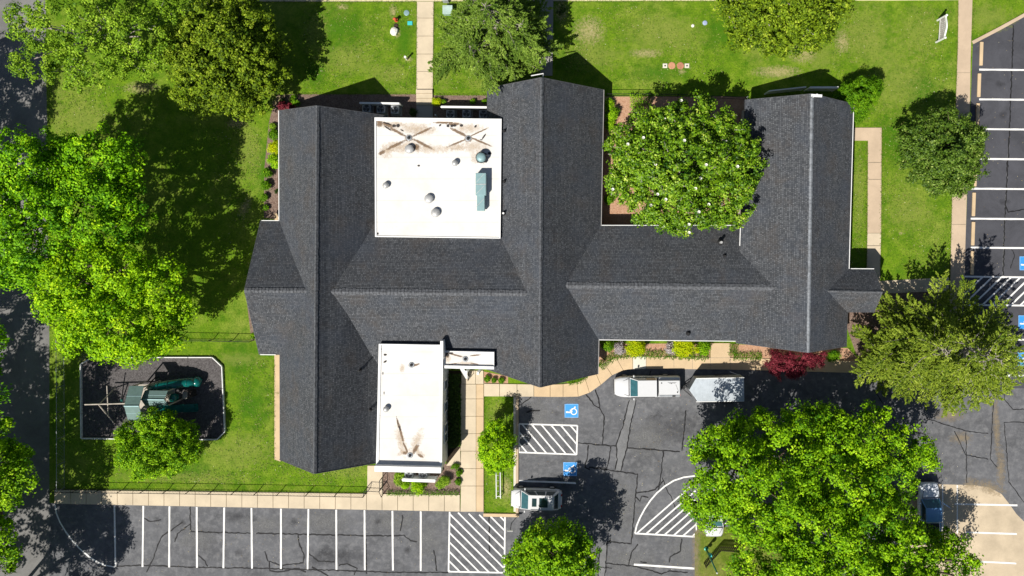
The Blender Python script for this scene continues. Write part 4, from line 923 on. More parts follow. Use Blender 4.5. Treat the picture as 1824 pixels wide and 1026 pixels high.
# ------------------------------------------------------------------ street furniture and small things
c = [P(1747, 96), P(1743, 152), P(1740.5, 205), P(1738, 258), P(1736, 311), P(1733.5, 364), P(1732.3, 416), P(1731, 468)]
ws = ['topmost of the tan concrete wheel stops, in the bay under the slanting kerb', 'second tan wheel stop from the top of the right lot', 'third tan wheel stop from the top, beside the dark round tree top', 'wheel stop in the bay half covered by the round tree',
      'wheel stop in the bay below the round tree middle', 'tan wheel stop just below the round tree', 'tan wheel stop one bay above the striped zone bay', 'tan wheel stop in the bay right above the striped zone']
for p, lb in zip(c, ws):
    mb = MB(); n_ = S(42) / 2; mb.box(p + Vector((0, 0, .075)), (.3, n_ * 2, .15), -R(2)); o = mb.build('wheel_stop', M['concrete_warm'], loc=p, bevel=.04); tag(o, lb, 'wheel stop', 'wheel stops in the right parking bays')
# sign on the lawn: base (1670,36)-(1667,75)
a, b = P(1669.5, 36.5), P(1667, 75.5); t = thing('sign', 'white framed sign board with two posts on the lawn beside the right walk', 'sign', (a + b) / 2)
for p in (a, b):
    mb = MB(); mb.beam(p - Vector((0, 0, .05)), p + Vector((0, 0, 1.58)), .13, .13); po = mb.build('post', M['white'], t, bevel=.01)
    mb = MB(); mb.lathe(p + Vector((0, 0, 1.56)), [(.1, 0), (.11, .06), (.03, .16)], 10); mb.build('finial', M['white'], po)
d = (b - a).normalized(); off = Vector((.0, 0, 0)); mb = MB(); top = []; n_ = 16; Ln = (b - a).length
prof = []
for i in range(n_ + 1):
    u = i / n_; h = 1.42 + .26 * math.sin(math.pi * u) ** 2; prof.append(a + d * (u * Ln) + Vector((0, 0, h)))
nv = Vector((-d.y, d.x, 0)); nv = nv if nv.x < 0 else -nv
pf = [a + d * .07 + Vector((0, 0, .55))] + prof[1:-1] + [b - d * .07 + Vector((0, 0, .55))]
mb.face([p + nv * .02 for p in pf]); mb.face([p - nv * .02 for p in pf][::-1])
mb.build('sign_board', simple('sign_face', (.42, .38, .38), .7, var=.25, scale=9), t)
mb = MB()
for p, q in zip(prof, prof[1:]): mb.beam(p, q, .12, .12)
mb.beam(a + Vector((0, 0, .55)), b + Vector((0, 0, .55)), .09, .07); mb.build('frame', M['white'], t)
mb = MB(); zz = [.78, 1.05, 1.3]
random.seed(3)
for r_ in zz:
    i = .3
    while i < Ln - .35:
        ln_ = random.uniform(.05, .12); p = a + d * i + Vector((0, 0, r_)) + nv * .026
        mb.beam(p + Vector((0, 0, -.06)), p + Vector((0, 0, .06)), .012, .04)
        if random.random() < .6: mb.beam(p, p + d * ln_, .012, .035)
        i += ln_ + .09
mb.build('lettering', M['fascia'], t)
# lamp post, leaning only by perspective
p = P(1257.5, 977); t = thing('flag_pole', 'green metal pole standing beside the dark slatted fence at the bottom', 'pole', p)
mb = MB(); mb.lathe(p, [(.22, 0), (.2, .12), (.1, .16)], 12); mb.build('base', M['green_metal'], t)
mb = MB(); mb.tube([p + Vector((0, 0, .1)), p + Vector((0, 0, 2.2)), p + Vector((0, 0, 4.6))], [.09, .075, .05], 10); mb.build('shaft', M['green_metal'], t, smooth=True)
mb = MB(); mb.box(p + Vector((.12, .02, 1.35)), (.22, .2, .4)); mb.box(p + Vector((.08, -.12, .75)), (.18, .16, .3)); mb.build('control_box', M['tealid'], t, bevel=.02)
mb = MB(); mb.lathe(p + Vector((0, 0, 4.6)), [(.07, 0), (.08, .06), (.02, .12)], 10); mb.build('cap', M['white'], t)
t = thing('slatted_fence', 'low dark slatted wooden fence around the corner of the lower grass island', 'fence', P(1276, 972)); pts = [(1253, 1002), (1280, 972), (1318, 975)]
mb = MB(); mc = MB()
for a_, b_ in zip(pts, pts[1:]):
    p, q = P(*a_), P(*b_); n = int((q - p).length / .17)
    for i in range(n): u = p.lerp(q, (i + .5) / n); dd = (q - p).normalized() * .055; mb.beam(u - dd + Vector((0, 0, .55)), u + dd + Vector((0, 0, .55)), .03, 1.1)
    for z_ in (.3, .9): mc.beam(p + Vector((0, 0, z_)), q + Vector((0, 0, z_)), .05, .09)
mb.build('slats', M['wood_dark'], t); mc.build('rail', M['wood_dark'], t)
# pipe rack on the island
t = thing('bike_rack', 'long narrow pale pipe rack standing on the small grass island', 'rack', P(888, 862))
mb = MB()
for x in (884.7, 892): mb.tube([P(x, 838), P(x, 838) + Vector((0, 0, .5)), P(x + .4, 884) + Vector((0, 0, .5)), P(x + .4, 884)], .05, 8)
mb.tube([P(884.7, 838, .5), P(892, 838, .5)], .045, 8); mb.tube([P(885, 884, .5), P(892.4, 884, .5)], .045, 8); mb.build('frame', M['fascia'], t)
mb = MB()
for i in range(1, 5): mb.tube([P(884.8, 838 + i * 9.2), P(892.2, 838 + i * 9.2)], .02, 6)
mb.build('ground_bar', M['galv'], t)
p = P(911, 932); t = thing('sign_post', 'small dark sign post in the lot corner by the grass island, under the tree edge', 'sign post', p)
mb = MB(); mb.tube([p, p + Vector((0, 0, 1.5))], .03, 8); mb.build('post', M['black'], t); mb = MB(); mb.box(p + Vector((0, 0, 1.55)), (.5, .03, .3)); mb.build('plate', M['white'], t)
p = P(706, 36.5); t = thing('fire_hydrant', 'small red hydrant on the lawn left of the central walk', 'hydrant', p)
mb = MB(); mb.lathe(p, [(.17, 0), (.17, .05), (.12, .08), (.12, .5), (.15, .52), (.14, .6), (.06, .7), (.02, .74)], 14); mb.build('barrel', M['red_paint'], t, smooth=True)
mb = MB(); mb.tube([p + Vector((-.22, 0, .42)), p + Vector((.22, 0, .42))], .06, 10); mb.tube([p + Vector((0, 0, .38)), p + Vector((0, -.2, .38))], .07, 10); mb.build('nozzle', M['red_paint'], t)
def small(name, label, cat, mb, mat, par=None, **k): return tag(mb.build(name, mat, **k), label, cat)
mb = MB(); mb.lathe(P(724.3, 23), [(.26, 0), (.26, .04), (.22, .06), (.05, .07)], 20); small('valve_cover', 'small round blue grey cover in the lawn near the top of the central walk', 'cover', mb, M['lightblue'] if 0 else M['teal_metal'])
mb = MB(); mb.box(P(730.5, 41.5) + Vector((0, 0, .04)), (.46, .36, .09)); small('utility_cover', 'bright teal rectangular cover in the lawn beside the central walk', 'cover', mb, M['tealid'], bevel=.015)
mb = MB(); mb.lathe(P(705.5, 46), [(.2, 0), (.21, .06), (.13, .1)], 16); small('drain_cap', 'small brown round cap between the red hydrant and the white rock', 'cap', mb, M['wood_dark'])
mb = MB(); mb.lathe(P(703, 56.5), [(.36, 0), (.4, .1), (.34, .3), (.18, .42), (.03, .46)], 11); mb.v = [v + Vector((random.uniform(-.05, .05), random.uniform(-.05, .05), 0)) for v in mb.v]; small('rock', 'white rock on bare earth left of the central walk', 'rock', mb, M['petal'])
p = P(725, 106); mb = MB(); mb.tube([p, p + Vector((0, 0, .75)), p + Vector((.03, 0, .95))], [.08, .08, .11], 10); small('marker_post', 'short white post casting a thin shadow on the lawn', 'post', mb, M['white'])
for (x, y, lb) in ((1205, 117.5, 'right'), (1196.5, 117, 'left')): pass
mb = MB(); mb.lathe(P(1196.5, 117), [(.34, 0), (.34, .03), (.3, .045)], 20); small('tank_lid', 'left of two round terracotta lids set in the lawn above the magnolia', 'lid', mb, M['terra'])
mb = MB(); mb.lathe(P(1212, 117.2), [(.34, 0), (.34, .03), (.3, .045)], 20); small('tank_lid', 'right of two round terracotta lids set in the lawn above the magnolia', 'lid', mb, simple('terracotta_dark', (.42, .19, .11), .7))
for x, lb in ((1184.5, 'white square plate at the left end of the row of lids in the lawn'), (1223.5, 'white square plate at the right end of the row of lids in the lawn')):
    p = P(x, 117.3); t = thing('inspection_plate', lb, 'plate', p); mb = MB(); mb.box(p + Vector((0, 0, .03)), (.42, .42, .06)); mb.build('slab', M['concrete_pale'], t, bevel=.01)
    mb = MB(); mb.lathe(p + Vector((0, 0, .06)), [(.08, 0), (.07, .03)], 12); mb.build('knob', M['dark_metal'], t)
mb = MB(); mb.lathe(P(1255.5, 41), [(.22, 0), (.22, .05), (.1, .08)], 18); small('sprinkler_cover', 'small round pale blue cover in the lawn left of the round top tree', 'cover', mb, simple('pale_blue_cover', (.35, .42, .6), .5))
mb = MB(); mb.lathe(P(1234, 46), [(.16, 0), (.13, .1), (.03, .14)], 8); small('stone', 'small white stone on the lawn near the pale blue cover', 'stone', mb, M['petal'])
t = thing('utility_box', 'pale green utility box half under the top conifer branches', 'utility box', P(799, 21)); mb = MB(); mb.box(P(799, 21) + Vector((0, 0, .3)), (.85, .75, .6)); mb.build('case', simple('pale_green_box', (.36, .5, .44), .5), t, bevel=.04); mb = MB(); mb.box(P(799, 21) + Vector((0, 0, .62)), (.9, .8, .05)); mb.build('lid', simple('pale_green_lid', (.42, .55, .5), .5), t)
t = thing('utility_box', 'grey white cabinet at the top edge beside the conifer', 'utility box', P(795, 2)); mb = MB(); mb.box(P(795, 1) + Vector((0, 0, .45)), (.55, .5, .9)); mb.build('case', M['ac_case'], t, bevel=.03); mb = MB(); mb.box(P(795, 1) + Vector((0, 0, .92)), (.6, .55, .05)); mb.build('lid', M['fascia'], t)

# ------------------------------------------------------------------ foliage
def leaf_mesh(name, pos, nrm, tint, ln, wd, mat, parent=None, loc=None, dirv=None, kind=None):
    n = len(pos); nrm = nrm / (np.linalg.norm(nrm, axis=1, keepdims=True) + 1e-9)
    r = rng.normal(size=(n, 3)) if dirv is None else dirv + rng.normal(size=(n, 3)) * .25
    t1 = r - nrm * (r * nrm).sum(1, keepdims=True); t1 /= np.linalg.norm(t1, axis=1, keepdims=True) + 1e-9
    t2 = np.cross(nrm, t1); L_ = (ln * rng.uniform(.7, 1.25, n))[:, None]; W_ = (wd * rng.uniform(.7, 1.25, n))[:, None]
    v = np.empty((n, 4, 3), np.float32)
    v[:, 0] = pos - t1 * L_ / 2; v[:, 1] = pos + t2 * W_ / 2 + nrm * W_ * .18; v[:, 2] = pos + t1 * L_ / 2; v[:, 3] = pos - t2 * W_ / 2 + nrm * W_ * .18
    org = ORG[parent.name] if parent is not None else Vector(loc or (0, 0, 0)); v -= np.array(org, np.float32)
    v[:, :, 2] = np.maximum(v[:, :, 2], .02 - org.z)
    me = bpy.data.meshes.new(name); me.vertices.add(n * 4); me.vertices.foreach_set('co', v.ravel())
    me.loops.add(n * 4); me.loops.foreach_set('vertex_index', np.arange(n * 4, dtype=np.int32)); me.polygons.add(n)
    me.polygons.foreach_set('loop_start', np.arange(0, n * 4, 4, dtype=np.int32)); me.polygons.foreach_set('loop_total', np.full(n, 4, np.int32))
    me.update(calc_edges=True); at = me.attributes.new('tint', 'FLOAT', 'FACE'); at.data.foreach_set('value', np.clip(tint, 0, 1).astype(np.float32))
    me.materials.append(mat); o = bpy.data.objects.new(name, me); COL.objects.link(o)
    if parent is not None: o.parent = parent
    elif loc is not None: o.location = loc
    ORG[o.name] = Vector(org); return o
def wob(p, s_, ph):
    return np.sin(p[:, 0] * s_ + ph) * np.sin(p[:, 1] * s_ * 1.13 + ph * 2.1) + np.sin(p[:, 2] * s_ * 1.4 + ph * .7) * .5 + .5 * np.sin(p[:, 0] * s_ * 2.3 - p[:, 1] * s_ * 1.9 + ph)
def crown_leaves(lobes, dens=1.0, per=26, ls=.25, cl=.8, low=-.3, gap=-1.2, up=.55):
    # each lobe of the crown carries many small boughs (domes of leaves) with dark valleys between them
    P_, N_, T_ = [], [], []; ph = rng.uniform(0, 6); cents = []
    for c, rx, ry, rz in lobes:
        rb = cl; area = 2 * math.pi * rx * ry * 1.2; n = max(4, int(area * .78 * dens / (rb * rb)))
        u = rng.normal(size=(n * 3, 3)); u /= np.linalg.norm(u, axis=1, keepdims=True); u = u[u[:, 2] > low][:n]
        rad = .5 + .56 * rng.uniform(0, 1, (len(u), 1)) ** .7; sc_ = np.array([max(.1, rx - rb * .5), max(.1, ry - rb * .5), max(.1, rz - rb * .3)])
        cc = np.array(c) + u * rad * sc_; q_ = cc * np.array([1, 1, 0]); mac = wob(q_, 1.15, ph) + .6 * wob(q_, 2.3, ph * 2); cc = cc + u * np.array([.1, .1, .22]) * np.clip(mac, -2.2, 1.6)[:, None] * min(rx, 3.2); keep = wob(cc, 2.1, ph) + .5 * wob(cc, .9, ph + 1) > gap; cc, u = cc[keep], u[keep]; cents.append((cc, u)); n = len(cc)
        br = rb * rng.uniform(.4, 1.3, n); m = int(per * (rb / ls) ** 2 * .42) + 8; w_ = rng.normal(size=(n, m, 3)); w_ /= np.linalg.norm(w_, axis=2, keepdims=True)
        w_[:, :, 2] = np.where(w_[:, :, 2] < -.25, -w_[:, :, 2], w_[:, :, 2]); sh = rng.uniform(.3, 1.25, (n, m, 1)) ** .6 * (1 + .22 * np.sin(w_[:, :, :1] * 7 + ph * 3 + cc[:, None, :1] * 5) * np.sin(w_[:, :, 1:2] * 8 + cc[:, None, 1:2] * 4))
        off = w_ * sh * br[:, None, None] * np.array([1, 1, .72]); p = (cc[:, None] + off).reshape(-1, 3)
        nn = w_ * .85 + u[:, None] * .3 + rng.normal(size=(n, m, 3)) * .55 + np.array([0, 0, up]); ct = rng.normal(size=n) * .13 + .32
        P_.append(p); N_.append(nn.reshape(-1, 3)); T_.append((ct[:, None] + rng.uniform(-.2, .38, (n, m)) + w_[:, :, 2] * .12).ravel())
    return np.concatenate(P_), np.concatenate(N_), np.concatenate(T_), cents
def tree(name, label, lobes, base, mat, cat='tree', bark='bark', trunk=.28, group=None, ls=.26, dens=.72, per=20, cl=.62, limbs=40, gap=-.85, flat=.75, twigs=0, cname='crown', tname='trunk', low=-.3, up=.4):
    LB = []
    for l_ in lobes:
        px, py, r, z = l_[:4]; ry = l_[4] if len(l_) > 4 else r; LB.append((P(px, py, z), S(r, z), S(ry, z), max(.15, min(S((r + ry) / 2, z) * flat, z - .15))))
    bp = P(*base); t = thing(name, label, cat, bp, group); p, n, ti, cents = crown_leaves(LB, dens, per, ls, cl, low, gap, up)
    leaf_mesh(cname, p, n, ti, ls, ls * .66, mat, t)
    ac_ = np.concatenate([c[0] for c in cents]); ctr = Vector(ac_.mean(0)); mb = MB(); zt_ = max(.3, ctr.z * .75); fork = Vector((bp.x + (ctr.x - bp.x) * .3, bp.y + (ctr.y - bp.y) * .3, zt_ * .6))
    mb.tube([bp - Vector((0, 0, .05)), bp + Vector((0, 0, .3)), fork], [trunk * 1.35, trunk, trunk * .75], 10)
    for c, rx, ry, rz in LB:
        m_ = fork.lerp(c, .55) + Vector((0, 0, .2)); mb.tube([fork, m_, c], [trunk * .55, trunk * .36, trunk * .18], 7)
    for i in rng.choice(len(ac_), min(limbs, len(ac_)), replace=False):
        q = Vector(ac_[i]); c = min(LB, key=lambda b_: (b_[0] - q).length)[0]; s0 = fork.lerp(c, random.uniform(.4, 1)); mb.tube([s0, s0.lerp(q, .5) + Vector((0, 0, .15)), q], [trunk * .22, trunk * .13, .015], 5)
    mb.build(tname, M[bark], t, smooth=True)
    if twigs:
        mb = MB()
        for i in rng.choice(len(ac_), min(twigs, len(ac_)), replace=False):
            q = Vector(ac_[i]); dd = Vector(rng.normal(size=3)); dd.z = abs(dd.z) * .4; dd.normalize(); mb.tube([q - dd * .5, q + dd * .3 + Vector((0, 0, .16))], [.035, .01], 4)
        mb.build('twigs', M[bark], t)['kind'] = 'stuff'
    return t, ac_
def conifer(name, label, base, h, lean, rmax, mat, nb=60, z0=1.2, bark='bark_grey', sp=.3, tops=(), seed=1, dens=1.0, rise=.25):
    # a trunk with leaders; long uneven branches radiate from each, carrying flat feathery sprays
    r_ = np.random.default_rng(seed); bp = P(*base); t = thing(name, label, 'tree', bp); mb = MB(); A_, D_ = [], []
    b0 = Vector((bp.x, bp.y, 0)); leads = [(Vector((bp.x + lean[0], bp.y + lean[1], h)), 1.0)] + [(Vector((bp.x + dx, bp.y + dy, hh)), sc) for (dx, dy, hh, sc) in tops]
    for li, (b1, sc) in enumerate(leads):
        mid = b0.lerp(b1, .5) + Vector((r_.uniform(-.2, .2), r_.uniform(-.2, .2), 0)); mb.tube([b0 - Vector((0, 0, .05)), mid, b1], [.3 * sc, .18 * sc, .03], 9)
        n = int(nb * sc); ph = r_.uniform(0, 6)
        for i in range(n):
            f = (z0 + (b1.z - z0) * (i / n) ** .85) / b1.z; p0 = b0.lerp(b1, f); az = i * 2.4 + r_.uniform(-.4, .4)
            R0 = rmax * sc * (1 - f) ** .8 * (1 + .28 * math.sin(az * 3 + ph) + .15 * math.sin(az * 5 + ph * 2)) * r_.uniform(.6, 1.2) + .3
            d = Vector((math.cos(az), math.sin(az), 0)); sd0 = Vector((-d.y, d.x, 0)); bend = r_.uniform(-.15, .15) * R0
            p1 = p0 + d * R0 * .5 + sd0 * bend + Vector((0, 0, rise * R0 * .45)); p2 = p0 + d * R0 + Vector((0, 0, rise * R0 * r_.uniform(.3, 1.1)))
            mb.tube([p0, p1, p2], [.05 * sc + .012 * R0, .03, .008], 5, False)
            m = max(3, int(R0 * 4.2))
            for j in range(m):
                u = .34 + .66 * (j + r_.uniform(0, 1)) / m; q = (p0.lerp(p1, u / .5) if u < .5 else p1.lerp(p2, (u - .5) / .5)); sg = 1 if j % 2 else -1
                sl_ = (1.15 - .75 * u) * R0 * .3 + .22; dv = (d * .9 + sd0 * sg * r_.uniform(.5, 1)).normalized(); e_ = q + dv * sl_ + Vector((0, 0, r_.uniform(-.05, .16)))
                k = max(7, int(sl_ * 38 * dens)); uu = r_.uniform(0, 1, (k, 1)) ** .8; spread = .035 + .085 * (1 - uu)
                A_.append(np.array(q) * (1 - uu) + np.array(e_) * uu + r_.normal(size=(k, 3)) * spread * np.array([1, 1, .7])); D_.append(np.tile(np.array(dv), (k, 1)) + r_.normal(size=(k, 3)) * .35)
    A = np.concatenate(A_); D = np.concatenate(D_); nn = r_.normal(size=(len(A), 3)) * .4 + np.array([0, 0, 1.0])
    br = wob(A, 1.6, seed) * .14 + .42 + r_.uniform(-.22, .35, len(A)); leaf_mesh('crown', A, nn, br, sp, sp * .32, mat, t, dirv=D / (np.linalg.norm(D, axis=1, keepdims=True)))
    mb.build('trunk', M[bark], t, smooth=True); return t

# ------------------------------------------------------------------ trees
tree('tree', 'spreading light green tree in the top left corner over the street edge', [(60, 105, 42, 5.5), (110, 45, 58, 6.5), (40, 40, 32, 5.5), (170, 100, 55, 6), (190, 40, 60, 7), (250, 65, 60, 6.5), (120, 130, 38, 5), (275, 105, 36, 5), (300, 30, 40, 6), (225, 105, 38, 5)],
     (190, 75), L['pale'], ls=0.2, twigs=60, bark='bark_grey', dens=.5, cl=.5, gap=-.4)
tree('tree', 'dense olive green round tree between the top left tree and the west gable', [(400, 105, 96, 3.6, 98), (370, 150, 55, 3.6), (455, 110, 62, 3.4, 75), (415, 60, 75, 4.6), (440, 165, 48, 2.8), (345, 90, 50, 3.8), (400, 110, 60, 5)],
     (425, 100), L['olive'], ls=0.22, flat=.85, cl=.38, dens=.8)
tree('tree', 'bright green big tree on the left, upper crown of the shading pair', [(60, 300, 72, 8.5), (10, 340, 60, 8), (60, 400, 88, 9), (190, 300, 70, 8.5), (160, 370, 75, 9), (215, 350, 50, 8), (20, 440, 68, 8), (110, 300, 50, 8), (225, 395, 45, 7.5), (120, 265, 30, 7.5), (55, 475, 40, 7)],
     (150, 340), L['maple'], ls=.23, twigs=70, trunk=.4, gap=-.9)
tree('tree', 'yellow green big tree above the playground, lower crown of the shading pair', [(150, 500, 76, 8), (215, 480, 60, 8.5), (220, 570, 78, 8), (285, 510, 55, 7.5), (150, 585, 48, 7), (300, 590, 44, 6.5), (120, 530, 50, 7), (190, 615, 32, 6), (245, 610, 40, 6), (325, 555, 28, 6.5), (270, 620, 26, 5)],
     (230, 520), L['lime'], ls=.22, twigs=60, trunk=.4, gap=-.9)
tree('tree', 'green tree at the lower left edge overhanging the street', [(10, 818, 44, 6), (40, 850, 34, 6.5), (-20, 870, 60, 7), (0, 960, 42, 6.5), (15, 990, 32, 6), (-40, 780, 60, 7.5), (-40, 960, 60, 7), (40, 800, 26, 5)],
     (30, 830), L['oak'], ls=.23, trunk=.35)
tree('tree', 'sliver of a green tree at the left edge beside the street above the playground row', [(-18, 620, 30, 7), (-70, 600, 70, 8), (-60, 690, 60, 8), (-40, 560, 34, 7), (-10, 655, 18, 6)], (-60, 610), L['maple'], ls=.26, trunk=.3)
tree('tree', 'large tree outside the left edge near the bottom shading the street', [(-225, 900, 110, 9), (-230, 1110, 110, 9), (-200, 1000, 80, 8.5), (-250, 790, 70, 9), (-230, 1010, 110, 9), (-190, 840, 60, 8), (-170, 950, 60, 8)], (-240, 940), L['oak'], ls=.3, trunk=.35)
tree('tree', 'tree outside the lower left corner shading the first parking bay', [(-20, 1130, 60, 8), (-70, 1100, 60, 8), (25, 1090, 36, 7), (-90, 1180, 90, 9)], (-50, 1130), L['oak'], ls=.23, trunk=.35)
tree('tree', 'tree outside the left edge shading the street above the playground row', [(-220, 660, 80, 8.5), (-270, 700, 80, 9)], (-240, 660), L['oak'], ls=.23, trunk=.35)
tree('tree', 'tree standing outside the left edge whose shade falls on the street', [(-215, 250, 100, 8), (-225, 340, 85, 8), (-200, 180, 70, 7.5)], (-250, 260), L['maple'], ls=.28, trunk=.35)
tree('tree', 'round green tree beside the playground dark surface', [(283, 795, 70, 2.6, 50), (250, 805, 44, 2.2, 38), (318, 795, 42, 2.4, 44), (285, 770, 42, 3), (280, 825, 50, 1.8, 26), (240, 770, 28, 2.2)],
     (295, 790), L['oak'], ls=0.17, flat=.8, cl=.36, dens=.9)
conifer('conifer', 'grey green feathery conifer at the top between the two walks', (905, 85), 9, (-1.2, 1.0), 5.8, L['pine'], nb=80, z0=1.0, seed=5, tops=[(-2.8, -1.6, 6.2, .8), (.6, 3.6, 7.2, .8), (1.6, .2, 6.8, .6), (-2.6, 2.8, 6.0, .7)], dens=.95, sp=.28)
tree('shrub', 'small dark shrub at the edge of the dappled path beside the top conifer', [(1000, 18, 10, .5)], (1000, 18), L['dark'], cat='shrub', ls=0.1, trunk=.05, limbs=6, cl=.2)
tree('tree', 'broad olive round tree at the top right of centre', [(1392, 20, 100, 3.2, 74), (1340, 10, 60, 3), (1450, 10, 58, 3.2), (1420, 55, 62, 2.6, 45), (1345, 50, 55, 2.6, 48), (1392, -10, 80, 4.2)],
     (1390, 25), L['olive'], ls=0.22, flat=.8, twigs=120, bark='bark_grey', cl=.4, dens=.8)
t, ac_ = tree('magnolia_tree', 'large glossy tree with white blossoms filling the courtyard between the roofs', [(1215, 298, 92, 5.4, 82), (1148, 276, 68, 5.0), (1292, 288, 68, 5.0), (1215, 226, 72, 4.6, 48), (1125, 325, 42, 4.6), (1205, 372, 76, 4.8, 46), (1290, 352, 54, 4.7), (1278, 240, 50, 4.6), (1098, 318, 28, 4.3), (1160, 238, 46, 4.6), (1215, 400, 36, 4.2, 22), (1298, 388, 34, 4.3, 22), (1318, 275, 34, 4.5), (1150, 368, 34, 4.5), (1110, 262, 32, 4.5), (1320, 322, 26, 4.5), (1235, 185, 36, 4.2, 22)],
     (1215, 300), L['magnolia'], bark='bark_grey', ls=0.22, flat=.62, twigs=330, trunk=.4, limbs=60, cl=.4, dens=.95, gap=-1.05)
first = None
for (x, y, z) in ((1120, 257, 6.4), (1170, 289, 7.4), (1172, 343, 6.6), (1085, 342, 4.9), (1253, 314, 8), (1184, 356, 6.6), (1246, 376, 6.4), (1269, 361, 6.8), (1220, 407, 4.9), (1233, 421, 4.6), (1228, 406, 5), (1188, 214, 5.8), (1223, 168, 4.9), (1255, 288, 8.2), (1310, 300, 6.5), (1215, 250, 8), (1180, 404, 5.2), (1157, 367, 5.6), (1290, 250, 6.6), (1157, 366, 5.6), (1150, 245, 6.4), (1240, 340, 7.6)):
    p = P(x, y, z); hd = np.hypot(ac_[:, 0] - p.x, ac_[:, 1] - p.y) - ac_[:, 2] * .25; q_ = ac_[int(np.argmin(hd))]; p = Vector((q_[0], q_[1], q_[2] + .38)); mb = MB()
    if first is None:
        for i in range(7):
            a = i * .9; d = Vector((math.cos(a), math.sin(a), 0)); e = Vector((-d.y, d.x, 0)); mb.face([p + d * .02, p + d * .09 - e * .05 + Vector((0, 0, .05)), p + d * .14 + Vector((0, 0, .08)), p + d * .09 + e * .05 + Vector((0, 0, .05))])
        first = mb.build('blossom', M['petal'], t); fp = p.copy()
    else:
        o = first.copy(); COL.objects.link(o); o.parent = t; o.location = first.location + (p - fp)
tree('bush', 'rounded green bush at the upper right corner of the right wing', [(1528, 174, 38, 1.9, 36), (1545, 160, 24, 1.8), (1520, 195, 28, 1.3, 22)], (1530, 172), L['shrub'], cat='bush', ls=0.13, trunk=.08, limbs=10, flat=.9, cl=.3, dens=1.6)
tree('tree', 'round grey green tree between the lawn and the right parking bays', [(1676, 272, 66, 3.2, 66), (1645, 255, 46, 3), (1708, 290, 48, 3), (1690, 232, 42, 3), (1672, 320, 44, 2.6, 36), (1636, 290, 38, 2.6), (1714, 252, 38, 3), (1675, 268, 46, 4), (1702, 320, 30, 2.6), (1652, 228, 28, 2.8)],
     (1680, 265), L['grey_green'], ls=0.19, flat=.85, cl=.38, dens=.8)
conifer('cedar_tree', 'large feathery cedar beside the right wing, overhanging the right parking bays', (1634, 596), 12, (.2, -.2), 7.6, L['cedar'], nb=66, z0=1.6, seed=9, sp=.3, dens=.62,
        tops=[(-2.6, 0, 9.8, .58), (1.6, .6, 9.6, .55), (4.6, -3.0, 6.6, .6), (1.8, -4.6, 6.2, .66), (-3.4, -2.8, 5.6, .5)])
conifer('cedar_tree', 'smaller green cedar tucked against the lower right corner of the right wing', (1560, 620), 6.0, (-.3, -.3), 3.0, L['cedar'], nb=60, z0=.8, seed=12, sp=.3)
tree('tree', 'large bright green tree beside the arched striped zone, lower right group', [(1300, 830, 75, 6.5), (1270, 890, 58, 6), (1360, 870, 85, 7.5), (1290, 790, 46, 3.6), (1340, 775, 50, 4.2), (1400, 800, 70, 6.5), (1280, 895, 24, 4.2), (1345, 925, 46, 6), (1410, 910, 70, 7), (1245, 800, 28, 3.6), (1240, 895, 26, 4.4), (1390, 770, 42, 5.5)],
     (1350, 850), L['oak'], ls=.23, trunk=.4, group=None, gap=-.45, twigs=90)
tree('tree', 'bright green tree in the middle of the lower right group, above the pale truck side', [(1480, 790, 58, 5.6), (1440, 760, 40, 5), (1540, 780, 58, 5.6), (1600, 800, 46, 5.2), (1645, 808, 32, 5), (1500, 850, 75, 6.5), (1570, 850, 60, 6), (1460, 845, 50, 6), (1480, 745, 26, 4.6), (1560, 905, 50, 5.5)],
     (1510, 820), L['oak'], ls=.23, trunk=.36, gap=-.45, twigs=90)
tree('tree', 'largest green tree of the lower right group, cut by the bottom edge', [(1460, 950, 85, 7.5), (1380, 1000, 75, 7), (1550, 960, 85, 7.5), (1610, 990, 60, 5.5), (1662, 1000, 42, 3.6), (1700, 1025, 42, 4.6), (1500, 1040, 90, 8), (1600, 1060, 80, 7), (1340, 1050, 60, 6), (1605, 930, 40, 6), (1690, 972, 30, 3.2), (1722, 1000, 30, 4.6), (1625, 945, 26, 3.2), (1660, 960, 20, 2.4), (1420, 1060, 80, 7)],
     (1520, 960), L['oak'], ls=.23, trunk=.45, gap=-.45, twigs=90)
tree('tree', 'small yellow green tree standing on the grass island between the walk and the lot', [(884, 800, 30, 2.6), (872, 785, 20, 2.6), (900, 785, 18, 2.6), (880, 822, 22, 2.2), (898, 815, 20, 2.2), (884, 762, 17, 2.6), (866, 808, 16, 2.2)], (890, 800), L['lime'], ls=0.15, trunk=.09, flat=.85, cl=.36, dens=1.2)
tree('tree', 'bright green round tree below the parked white SUV', [(985, 990, 66, 4.6, 54), (945, 975, 36, 3), (1030, 985, 40, 4.6), (960, 1025, 52, 3.6), (1010, 952, 32, 4.4), (1020, 1025, 45, 4.4), (920, 1000, 28, 2.4), (970, 948, 26, 3.2), (985, 985, 45, 6)],
     (985, 990), L['oak'], ls=0.22, trunk=.22, cl=.5)
tree('japanese_maple', 'dark red feathery small tree below the right wing gable', [(1395, 645, 24, 1.6), (1415, 655, 22, 1.4), (1445, 642, 24, 1.6, 16), (1375, 640, 18, 1.2), (1465, 635, 14, 1.4, 10), (1385, 660, 16, 1.1), (1430, 632, 20, 1.8, 10)], (1415, 645), L['red'], ls=0.12, trunk=.07, flat=.8, low=-.1, cl=.28, dens=.8, gap=-.8)

